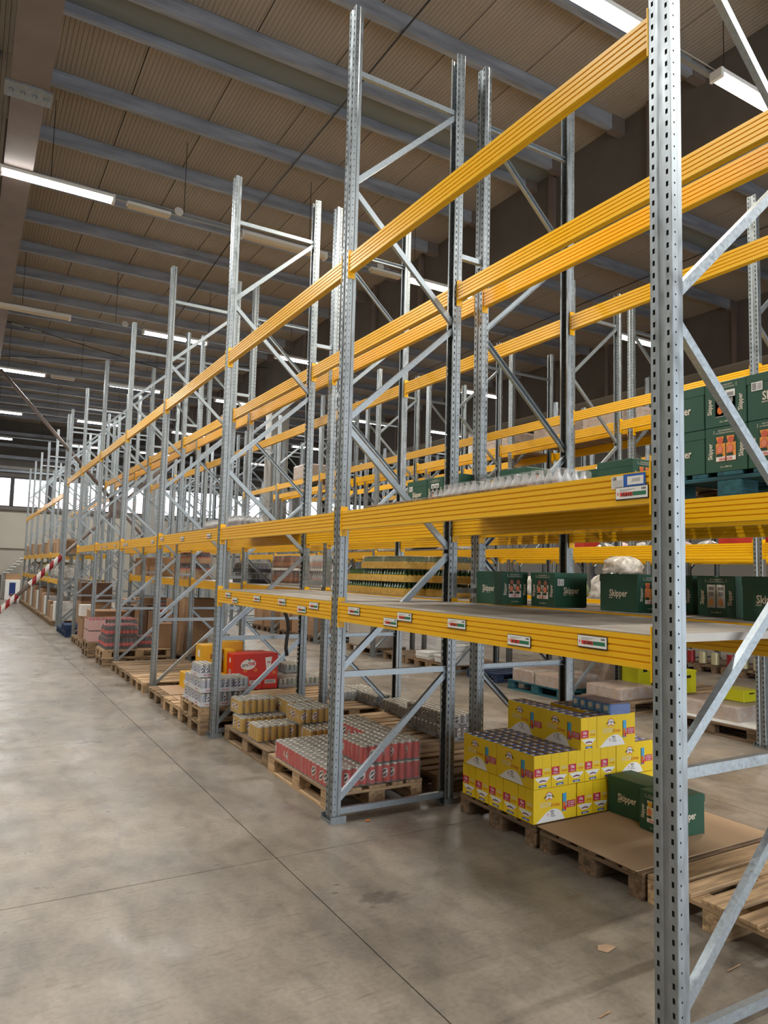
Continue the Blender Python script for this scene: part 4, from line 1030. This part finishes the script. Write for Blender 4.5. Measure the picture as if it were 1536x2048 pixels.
# third bay shelf: dark crates, clear packs
for l in range(2):
    for i in range(2): bottle_pack(1.40, 5.70+.42*i, SZ+.16*l, 5, 6, BBl, 'dark crate of small bottles on the rear shelf, %s layer, %s' % (('lower', 'upper')[l], ('nearer', 'farther')[i]), 'dark bottle crates', pit=.062, h=.15, tray=DARKP, trayh=.06)
for l in range(2):
    for i in range(2): bottle_pack(1.58, 4.62+.36*i, SZ+.208*l, 5, 5, BDk if l == 0 else BDk, 'clear wrapped amber bottles on the rear shelf, %s layer, %s' % (('lower', 'upper')[l], ('nearer', 'farther')[i]), 'amber bottle packs', pit=.066, tray=PAPER, trayh=.03)
for l in range(2):
    for i in range(2): bottle_pack(1.62, 3.7+.4*i, SZ+.208*l, 5, 5, BPk, 'clear wrapped pale pink bottles on the rear shelf, %s layer, %s' % (('lower', 'upper')[l], ('nearer', 'farther')[i]), 'pink bottle packs', pit=.066, tray=PAPER, trayh=.03)
for l in range(2):
    for i in range(3): bottle_pack(1.30, 8.47+.45*i, SZ+.208*l+.09, 5, 6, BC, 'brown tray of cola bottles on the farther shelf, %s layer, %s' % (('lower', 'upper')[l], ORD[i]), 'shelf cola trays', pit=.066, tray=CARD2, trayh=.09)
for i in range(3):
    carton(1.26, 1.66, 8.46+.45*i, 8.86+.45*i, SZ, SZ+.085, 'pale flat carton under the cola trays on the farther shelf, %s' % ORD[i], CARD2)
# water packs on the middle level
def board(x0, x1, y0, y1, z, label):
    t = thing('support_board', label, 'board', (x0, y0, z)); n_ = 5; w = (y1-y0)/n_
    bm2 = MB().bbox(0, x1-x0, .002, w-.002, 0, .012, .002, WD['old']).mesh('board')
    for i in range(n_): obj('board', bm2, t, (0, w*i, 0))
board(.004, 1.016, -1.95, -.35, Z2+.002, 'thin boards across the middle beams under the clear water packs')
wz = Z2+.016
for i, (x, y) in enumerate(((.42, -.98), (.72, -.98), (.42, -1.38), (.72, -1.38), (.42, -1.72), (.55, -.62))):
    bottle_pack(x, y, wz, 4, 5, BW, 'clear wrapped small bottles, middle level of nearest bay, %s' % ('near middle', 'behind middle', 'right', 'behind right', 'rightmost by the price card', 'leftmost')[i], 'clear bottle packs', pit=.064, h=.14)
board(.004, 1.016, 2.95, 4.6, Z2+.002, 'thin boards across the middle beams in the third bay')
for i in range(4): bottle_pack(.25+.02*i, 3.0+.38*i, wz, 5, 5, BW, 'clear wrapped small bottles on the middle level of the third bay, %s' % ORD[i], 'clear bottle packs', pit=.064, h=.14)

# ---- price tags on the beams
def tag_mesh():
    m = MB(); m.box(-.0035, 0, -.0815, .0815, -.0275, .0255, BLACK); m.box(-.0045, -.0035, -.079, .079, -.023, .023, WHITE); return m.mesh('tag')
TAGM = tag_mesh()
def tag_print(price):
    m = MB(); u = (0, -1, 0); v = (0, 0, 1); O = lambda k: (-.0047-.0003*k, 0, 0)
    quad(m, O(0), u, v, -.058, .006, -.013, .003, REDP); quad(m, O(0), u, v, .006, .072, -.013, .003, GREENP)
    for i in range(3): quad(m, O(0), u, v, -.06+.0*i, .02-.02*i, .014-.004*i, .0155-.004*i, GREYINK)
    for i in range(5): quad(m, O(0), u, v, .050+.0045*i, .053+.0045*i, .009, .018, INK)
    quad(m, O(0), u, v, -.073, -.064, -.008, .004, mat_cache('pink_print', (214, 130, 130)))
    txt(m, price, .019, INK, (-.0054, .022, -.007), u, v, fat=.02, sx=1.15)
    return m.mesh('tag_print')
def price_tag(y, z, price, label, zz=None):
    t = thing('price_tag', label, 'price tag', (.0015, y, z), 0, 'price tags')
    obj('tag', TAGM, t); obj('print', tag_print(price), t)
tl = [(-2.366, 1.458, '0.900'), (-1.907, 1.420, '0.721'), (-1.408, 1.462, '0.501'), (-.882, 1.464, '1.011'), (-.72, 1.422, '1.192'), (-.237, 1.462, '0.441')]
tn = ['closest to the near upright', 'second from the near upright, set low', 'in the middle, alone', 'upper of the touching pair', 'lower of the touching pair', 'beside the second upright']
for i, (y, z, p) in enumerate(tl): price_tag(y, z, p, 'white price tag on the nearest shelf beam, %s' % tn[i])
for i, (y, z, p) in enumerate(((.405, 1.463, '0.810'), (.626, 1.424, '0.661'), (1.033, 1.462, '0.740'), (1.622, 1.463, '0.552'), (2.225, 1.421, '0.639'), (2.44, 1.462, '0.593'))):
    price_tag(y, z, p, 'small white price tag on the second bay shelf beam, %s from its near end' % ORD[i])
price_tag(-2.575, 2.069, '0,612', 'white price tag reading 0,612 on the middle beam by the near upright')
for i, y in enumerate((3.19, 4.30, 5.35, 5.9, 7.8, 8.02, 8.85, 9.8, 10.3)):
    price_tag(y, 2.075 if y != 5.35 else 2.10, '0.5', 'tiny price tag on the middle beam beyond the second upright, %s along' % ORD[i])
t = thing('load_label', 'white beam label marked QS with blue framed handwritten card', 'label', (.0015, -2.555, 2.115), 0)
m = MB().box(-.0015, 0, -.085, .085, -.024, .026, PAPER); obj('card', m.mesh('card'), t)
m = MB(); u = (0, -1, 0); v = (0, 0, 1); quad(m, (-.0022, 0, 0), u, v, -.022, .088, -.023, .030, BLUEP); quad(m, (-.0026, 0, 0), u, v, -.002, .078, -.014, .020, WHITE); obj('blue_tape', m.mesh('blue_tape'), t)
m = MB(); txt(m, 'QS', .016, INK, (-.0024, .068, .017), u, v, fat=.04); txt(m, '3000', .022, GREYINK, (-.0030, -.038, .003), u, v, shear=.35)
for i in range(5): quad(m, (-.0020, 0, 0), u, v, -.08, -.028, .006-.006*i, .0075-.006*i, GREYINK)
obj('lettering', m.mesh('lettering'), t)
# ---- hose, floor litter
hs = thing('hose', 'dark curved hose hanging beside the inner rack upright above the yellow cans', 'hose', (.0, 2.62, 0))
obj('tube', MB().tube([(.62, 0, 1.46), (.64, 0, 1.40), (.68, 0, 1.30), (.72, 0, 1.2), (.735, 0, 1.1), (.72, 0, .98), (.715, 0, .90), (.73, 0, .82)], .02, 8, DKGREY).mesh('tube', True), hs)
def litter(name, label, cat, x, y, m, pts, h=.004):
    t = thing(name, label, cat, (x, y, .001), 0); mm = MB(); n_ = len(pts)
    vs = [(0, 0, h*2)]+[(a, b, h*(1 if i % 2 else .2)) for i, (a, b) in enumerate(pts)]; mm.add(vs, [(0, 1+i, 1+(i+1) % n_) for i in range(n_)], m); obj('piece', mm.mesh('piece'), t)
litter('dry_leaf', 'small orange brown dry leaf on the floor beside the second upright', 'leaf', .248, -.061, ORG, [(-.022, 0), (-.008, .012), (.010, .013), (.024, .002), (.010, -.010), (-.010, -.012)])
litter('paper_scrap', 'torn pale scrap on the floor in front of the old pallets', 'scrap', .42, -2.06, CARD2, [(-.05, .01), (-.02, .04), (.03, .03), (.05, -.01), (.01, -.02), (-.03, -.03)], .002)
litter('foil_scrap', 'crumpled shiny foil scrap beside the near upright', 'scrap', .66, -2.2, ALU, [(-.02, 0), (-.01, .02), (.02, .01), (.03, -.01), (0, -.02)], .008)
litter('wood_splinter', 'pale wood splinter on the floor under the bare pallet', 'splinter', .80, -2.45, CARD2, [(-.06, .004), (.05, .012), (.055, .004), (-.055, -.004)], .004)
litter('wood_splinter', 'thin wood splinter on the floor left of the near upright base', 'splinter', .02, -2.42, CARD, [(-.04, .004), (.03, .012), (.035, .004), (-.035, -.004)], .003)

# ---- tall brown cartons and grey cans in the deeper bays
carton(1.30, 1.88, 8.66, 9.3, PZ+.002, 1.15, 'tall plain brown carton standing behind the cola packs', CARD)
carton(1.25, 1.62, 9.45, 10.1, PZ+.002, 1.10, 'second tall brown carton behind the cola packs, partly hidden', CARD)
carton(.75, 1.14, 8.62, 9.0, .292, .71, 'small brown carton in front of the tall ones, on the stacked pallets', CARD)
for i, (x, y, l) in enumerate(((1.32, 6.65, 0), (1.32, 6.65, 1), (1.32, 6.65, 2), (1.60, 6.65, 0), (1.60, 6.65, 1), (1.88, 6.65, 0), (1.88, 6.65, 1), (1.6, 7.06, 0), (1.32, 7.06, 0), (1.32, 7.06, 1), (1.32, 7.06, 2), (1.32, 7.06, 3))):
    can_pack(x, y, PZ+.002+l*.127, 4, 6, CG, 'tray of grey green cans in the stepped pile, %s level, position %s' % (ORD[l], ORD[i]), 'grey can trays', h=.118, tray=TR)
for i, (x, y, l) in enumerate(((1.46, 4.60, 0), (1.73, 4.60, 0), (1.46, 5.02, 0), (1.73, 5.02, 0), (1.73, 5.02, 1), (2.0, 4.6, 0))):
    can_pack(x, y, PZ+.002+l*.127, 4, 6, CG, 'tray of grey green cans right of the red tea cartons, position %s' % ORD[i], 'grey can trays by the tea', h=.118, tray=TR)

# ---- second rack block
def wrapped(x0, x1, y0, y1, z, h, label, layers=8, m=CARD):
    w, d = x1-x0, y1-y0
    t = thing('wrapped_cardboard', label, 'cardboard stack', ((x0+x1)/2, (y0+y1)/2, z), rnd.uniform(-.02, .02))
    lm = MB().bbox(-w/2, w/2, -d/2, d/2, 0, h/layers*.93, .004, m).mesh('cardboard_layer')
    for i in range(layers): obj('cardboard_layer', lm, t, (rnd.uniform(-.006, .006), rnd.uniform(-.006, .006), h/layers*i))
    obj('stretch_wrap', MB().bbox(-w/2-.012, w/2+.012, -d/2-.012, d/2+.012, 0, h+.004, .02, FILM2).mesh('stretch_wrap'), t)
pallet(5.10, .14, 'y', 'old pallet with white sheet under wrapped cardboard, seen past the near brace', 'dark')
sheet(5.14, 5.98, .15, 1.32, PZ, 'white sheet on the pallet past the near brace', PAPER)
wrapped(5.28, 5.92, .50, 1.28, PZ+.007, .165, 'long low wrapped cardboard stack past the near brace', 6)
pallet(6.40, .7, 'y', 'pallet deep behind the wrapped cardboard stack, with yellow crate', 'old'); pallet(6.40, 1.93, 'x', 'low old pallet under the tall yellow crate', 'old')
def crate(x, y, z, w, d, h, label):
    t = thing('plastic_crate', label, 'crate', (x, y, z), 0)
    m = MB().bbox(-w/2, w/2, -d/2, d/2, 0, h, .006, YCRATE); obj('body', m.mesh('crate'), t)
    obj('rim', MB().box(-w/2-.004, w/2+.004, -d/2-.004, -d/2, h*.9, h, YCRATE).box(-w/2-.004, -w/2, -d/2, d/2, h*.9, h, YCRATE).box(w/2, w/2+.004, -d/2, d/2, h*.9, h, YCRATE).box(-w/2, w/2, d/2, d/2+.004, h*.9, h, YCRATE).mesh('rim'), t)
    obj('handle_hole', MB().box(-w*.16, w*.16, -d/2-.002, -d/2, h*.66, h*.78, BLACK).mesh('handle_hole'), t)
crate(6.62, 2.30, PZ+.002, .34, .34, .31, 'yellow plastic crate with hand hole right of the near upright')
crate(5.78, .80, PZ+.18, .30, .30, .13, 'low yellow plastic crate on the wrapped cardboard at the right edge')
crate(6.05, 2.55, PZ+.002, .26, .3, .42, 'yellow crate seen left of the near upright, under the shelf')
pallet(5.10, 1.88, 'x', 'old pallet under the wrapped cardboard bundles', 'old'); wrapped(5.16, 5.80, 2.05, 2.64, PZ+.002, .15, 'wrapped bundle of flat cardboard with torn white label', 7)
pallet(5.04, 2.95, 'y', 'teal pallet on the floor under wrapped cardboard', 'teal'); wrapped(5.06, 5.78, 3.0, 3.55, PZ+.002, .17, 'wrapped cardboard stack on the teal pallet, nearer half', 7); wrapped(5.06, 5.78, 3.6, 4.05, PZ+.002, .18, 'plain cardboard stack on the teal pallet, farther half', 7)
pallet(6.0, 3.1, 'x', 'pallet under tall wrapped cardboard behind the teal pallet', 'dark'); wrapped(6.28, 7.0, 3.15, 3.8, PZ+.002, .55, 'tall wrapped cardboard block behind the teal pallet', 9)
carton(7.3, 8.0, 3.2, 4.0, .0, .62, 'dark brown carton deep behind the tall wrapped cardboard', mat_cache('dark_brown_card', (96, 66, 48)))
pallet(5.2, 4.6, 'x', 'blue pallet lying flat between the racks', 'blue')
def slabs(x0, x1, y0, y1, z, h, label):
    w, d = x1-x0, y1-y0; n_ = max(3, int(h/.03)); t = thing('paper_stack', label, 'paper stack', ((x0+x1)/2, (y0+y1)/2, z), 0)
    lm = MB().bbox(-w/2, w/2, -d/2, d/2, 0, h/n_*.9, .003, PAPER).mesh('bundle')
    for i in range(n_): obj('bundle', lm, t, (rnd.uniform(-.012, .012), rnd.uniform(-.012, .012), h/n_*i), (0, 0, rnd.uniform(-.03, .03)))
pallet(5.15, 6.51, 'x', 'brown pallet under white paper bundles, farther', 'old'); pallet(5.15, 5.69, 'x', 'brown pallet under white paper bundles, nearer', 'old')
slabs(5.18, 5.6, 6.54, 6.98, PZ+.002, .13, 'low white paper bundle on the farther pallet'); slabs(5.18, 5.55, 6.08, 6.36, PZ+.002, .13, 'low white paper bundle on the nearer pallet'); slabs(5.18, 5.55, 5.70, 5.98, PZ+.002, .34, 'tall leaning white paper bundle on the nearer pallet'); slabs(5.65, 6.1, 6.56, 6.98, PZ+.002, .33, 'white paper bundle standing behind the low ones')
pallet(5.15, 7.34, 'x', 'empty brown pallet between the paper and the white block', 'old'); pallet(5.15, 8.55, 'y', 'pallet under the large white wrapped block', 'old')
carton(5.18, 5.82, 8.6, 9.7, PZ+.002, .72, 'large pale wrapped block on a pallet behind the second upright', mat_cache('pale_block', (188, 182, 172)), False)
for i, y in enumerate((11.26, 12.08, 12.9, 14.05, 14.88)):
    pallet(5.1, y, 'x', 'dark pallet under brown cartons in the second block, %s along' % ORD[i], 'dark')
    carton(5.12, 5.72, y+.06, y+.70, PZ+.002, .62+.06*(i % 3), 'brown carton standing in the second rack block, %s along' % ORD[i], CARD)
# bags and goods on the second block shelves
def bag(x, y, z, rx, ry, h, m, label):
    t = thing('bag', label, 'bag', (x, y, z), 0); mm = MB(); N_, K = 14, 6
    vs = []
    for k in range(K+1):
        f = k/K; rr = (1-(max(0, f-.25)/.75)**2.2)**.5 if f < 1 else .05
        for i in range(N_):
            a = 2*PI*i/N_; j = 1+.12*math.sin(a*3+k*1.7)+.06*math.sin(a*5-k)
            vs.append((rx*rr*j*math.copysign(abs(math.cos(a))**.7, math.cos(a)), ry*rr*j*math.copysign(abs(math.sin(a))**.7, math.sin(a)), h*f))
    fs = [(k*N_+i, k*N_+(i+1) % N_, (k+1)*N_+(i+1) % N_, (k+1)*N_+i) for k in range(K) for i in range(N_)]+[tuple(range(K*N_, (K+1)*N_)), tuple(reversed(range(N_)))]
    mm.add(vs, fs, m); obj('sack', mm.mesh('sack', True), t)
CZ = 1.446
for i in range(4): shelf(ROWS['C'], YK['C'][i], 1.44, 'grey shelf on the near side of the second rack block, %s bay' % ORD[i])
bag(5.32, 2.43, CZ, .20, .20, .36, BAGW, 'shiny white wrapped bundle on the second block shelf, left'); bag(5.35, 1.92, CZ, .22, .20, .33, BAGW, 'shiny white wrapped bundle on the second block shelf, right'); bag(5.36, 2.18, CZ+.355, .22, .24, .24, BAGW, 'shiny white wrapped bundle on top of the two below')
bag(5.4, 3.18, CZ, .22, .22, .33, mat_cache('green_white_bag', (160, 180, 140)), 'pale green leafy bag behind the leftmost green cartons'); bag(5.4, 4.05, CZ, .25, .24, .28, BAGW, 'small white bag beside the leafy bag'); bag(5.35, 3.62, CZ, .14, .12, .3, DARKP, 'dark bag on the second block shelf')
for i, y in enumerate((-2.2, -1.6, -.9, 5.9, 6.4, 7.2)):
    carton(5.1, 5.6, y, y+.42, CZ, CZ+.25+.04*(i % 3), 'brown carton on the second block shelf, %s along' % ORD[i], CARD)
for i, (y, mm_) in enumerate(((.8, REDFLAG), (.1, CARD), (1.4, CARD2), (-.6, CARD), (-1.3, PAPER))):
    carton(9.95+.12, 10.6, y+2.2-.07, y+2.55, 1.356, 1.36+.45+.1*(i % 2), 'carton on the third block shelf under the beams, %s along' % ORD[i], mm_, False)
for i in range(5): shelf(ROWS['E'], YK['E'][i], 1.35, 'grey shelf on the third rack block, %s bay' % ORD[i])
carton(10.1, 10.7, 3.3, 4.05, 2.25, 2.75, 'red display carton above the third block middle beam, right', REDFLAG, False); carton(10.1, 10.7, 7.5, 8.2, 2.25, 2.7, 'red display carton above the third block middle beam, left', REDFLAG, False)
for i, y in enumerate((4.5, 5.1, 6.1, 6.65, 7.15)):
    bag(10.45, y, 2.235, .22, .22, .3, PINKW if i % 2 else BAGW, 'pale plastic bag of goods on the third block middle level, %s along' % ORD[i])
for i in range(5): board_y = 0
def planks(x, y0, y1, z, label):
    t = thing('support_board', label, 'board', (x, y0, z)); n_ = 5; w = (y1-y0)/n_
    b2 = MB().bbox(.004, D-.01, .002, w-.002, 0, .02, .002, WD['old']).mesh('board')
    for i in range(n_): obj('board', b2, t, (0, w*i, 0))
for i, k in enumerate((1, 2, 3)): planks(ROWS['E'], YK['E'][k]+.2, YK['E'][k]+2.6, 2.202, 'boards on the third block middle beams, %s' % ORD[i])
# far tins on pallets in the third block
pallet(9.9, 3.1, 'x', 'upper pallet of far tins beyond the yellow crate', 'dark', .0); pallet(9.9, 4.0, 'x', 'pallet of far tins beyond the yellow crate, farther', 'dark')
TIN = can_mesh(TCAN, .075, .24, 12); TIN2 = can_mesh(can_mat('pale_tin_print', (196, 190, 150), (120, 60, 80)), .075, .24, 12)
for i in range(6):
    o = thing('tin', 'large %s tin on the far pallets, %s along' % (('pale', 'dark red')[i % 3 == 2], ORD[i]), 'tin', (10.02, 3.25+.26*i if i < 3 else 3.31+.26*i, PZ+.002), 0, 'far tins'); obj('can', TIN if i % 3 == 2 else TIN2, o)
# wrapped loads high on the second block
for i, (y, x) in enumerate(((4.2, 6.35), (5.75, 6.35), (3.02, 6.35), (12.0, 5.05))):
    planks(x-.06 if x > 6 else 5.0, y-.1, y+1.0, 4.052 if x > 6 else 4.052, 'boards on the second block top beams, %s' % ORD[i])
    wrapped(x, x+.85, y, y+.85, 4.075, .36, 'stretch wrapped load on the top beams of the second block, %s' % ('middle', 'left', 'right', 'far end')[i], 6)
for i, (y, z_, m_) in enumerate(((6.1, 2.145, BAGW), (7.0, 2.145, DARKP), (7.75, 2.145, BAGW), (9.2, 2.145, BAGW))):
    bag(5.5, y, z_+.025, .35, .3, .28, m_, 'bundle on the second block middle level, %s along' % ORD[i])
for i, k in enumerate((3, 4)): planks(5.0, YK['C'][k]+.15, YK['C'][k]+2.65, 2.145, 'boards on the second block middle beams, %s' % ORD[i])

# ---- deeper bays of the front block
carton(.05, .75, 11.35, 12.05, PZ+.002, .78, 'large brown carton on the floor pallet of the fifth bay', CARD)
pallet(-.1, 12.35, 'x', 'pallet under brown boxes, sixth bay edge', 'old'); carton(.02, .6, 12.4, 13.1, PZ+.002, .60, 'open brown carton by the wide upright, lower', CARD)
carton(.2, .9, 14.15, 14.85, .292, .85, 'brown carton stack above the blue pallets, lower box', CARD); carton(.2, .9, 14.15, 14.85, .852, 1.3, 'dark brown carton above the blue pallets, upper box', mat_cache('dark_brown_card', (96, 66, 48)))
carton(-.02, .22, 12.5, 12.8, .602, .85, 'small white box on the brown carton by the wide upright', PAPER)
for i in range(5):
    carton(1.3, 1.95, 11.3+.72*i if i < 3 else 11.95+.72*i, 11.9+.72*i if i < 3 else 12.55+.72*i, .0, .75+.12*(i % 3), 'brown carton on the floor deep in the fifth and sixth bays, %s along' % ORD[i], (CARD, mat_cache('dark_brown_card', (96, 66, 48)))[i % 2])
for i in range(3):
    carton(1.3, 1.9, 11.4+.8*i, 12.0+.8*i, Z1+.006, Z1+.42, 'brown carton on the shelf level behind the fifth bay, %s' % ORD[i], CARD)
shelf(ROWS['B'], YK['B'][5], Z1, 'grey galvanised shelf in the sixth bay behind the front row')
beams('B', 'f', Z1, [5], 'shelf'); beams('B', 'r', Z1, [5], 'shelf')
# run 2: goods on shelves
rr = random.Random(3)
for k in range(5):
    y = run2[k]
    shelf(0.0, y, 1.3, 'pale shelf low in the far run past the cross brace, %s bay' % ORD[k]); shelf(0.0, y, 2.05, 'pale shelf higher in the far run past the cross brace, %s bay' % ORD[k])
    for j in range(3):
        pallet(-.1, y+.16+.83*j, 'x', 'far floor pallet under pale cartons, %s bay past the cross brace, %s' % (ORD[k], ORD[j]), 'old')
    for j in range(3):
        yy = y+.22+.83*j; h = rr.uniform(.3, .5)
        carton(.06, .5, yy, yy+.5, 2.056, 2.056+h, 'brown carton on the upper far shelf, %s bay, %s' % (ORD[k], ORD[j]), (CARD, CARD2)[j % 2], True, None, 'cardboard_box', 'box', 'far shelf cartons')
        bag(.35, yy+.25, 1.306, .24, .22, rr.uniform(.35, .55), (BAGW, PAPER, PINKW, YCRATE)[(j+k) % 4] if (j*k) % 3 else BAGW, 'pale packaged goods on the lower far shelf, %s bay, %s' % (ORD[k], ORD[j]))
        carton(.0, .6, yy, yy+.66, PZ+.002, PZ+rr.uniform(.35, .8), 'pale carton on the far floor pallets, %s bay, %s' % (ORD[k], ORD[j]), (PAPER, CARD2, CARD)[j % 3], False, None, 'cardboard_box', 'box', 'far floor cartons')
for k in range(0, 2):
    pass
# far end: machine, cabinet, counter, steps
t = thing('machine_cabinet', 'dark grey machine cabinet by the far wall at the aisle end', 'cabinet', (-1.3, 34.2, 0)); obj('body', MB().bbox(-.55, .55, -.4, .4, 0, 1.17, .01, DKGREY).mesh('body'), t); obj('panel', MB().box(-.5, .5, -.41, -.4, .15, 1.0, BLACK).mesh('panel'), t)
t = thing('vending_cabinet', 'white cabinet with blue oval panel by the far wall', 'cabinet', (-.25, 34.2, 0)); obj('body', MB().bbox(-.32, .32, -.35, .35, 0, .93, .02, PAPER).mesh('body'), t); obj('panel', MB().box(-.13, .13, -.36, -.35, .2, .8, mat_cache('deep_blue_panel', (24, 48, 110))).mesh('panel'), t)
t = thing('counter', 'grey worktop against the far wall beside the white cabinet', 'counter', (.9, 34.5, 0)); obj('worktop', MB().box(-.7, .7, -.4, .4, 1.05, 1.1, GREYINK).mesh('worktop'), t)
for lx in (-.65, .65): obj('leg', MB().box(lx-.03, lx+.03, -.35, .35, 0, 1.05, GREYINK).mesh('leg'), t)
carton(-.55, .1, 34.0, 34.4, .932, 1.2, 'brown box on top of the white far cabinet', CARD)
t = thing('steps', 'short flight of white edged steps against the far wall', 'stairs', (-.6, 35.2, 0))
for i in range(6): obj('tread', MB().box(.13*i-.0, .13*i+.25, -.15, .1, 1.25+.14*i-.0, 1.28+.14*i, WHITE).mesh('tread'), t)
obj('stringer', MB().bar((0, .0, 1.15), (.95, .0, 2.1), .05, .12, GREYINK).mesh('stringer'), t); obj('post', MB().box(-.02, .02, -.04, .04, 0, 1.2, GREYINK).mesh('post'), t)
for l in range(2): bottle_pack(-.5, 30.2, .0+.21*l, 4, 4, BC, 'red and white cola pack standing on the far aisle floor, %s' % ('lower', 'upper')[l], 'far cola packs')
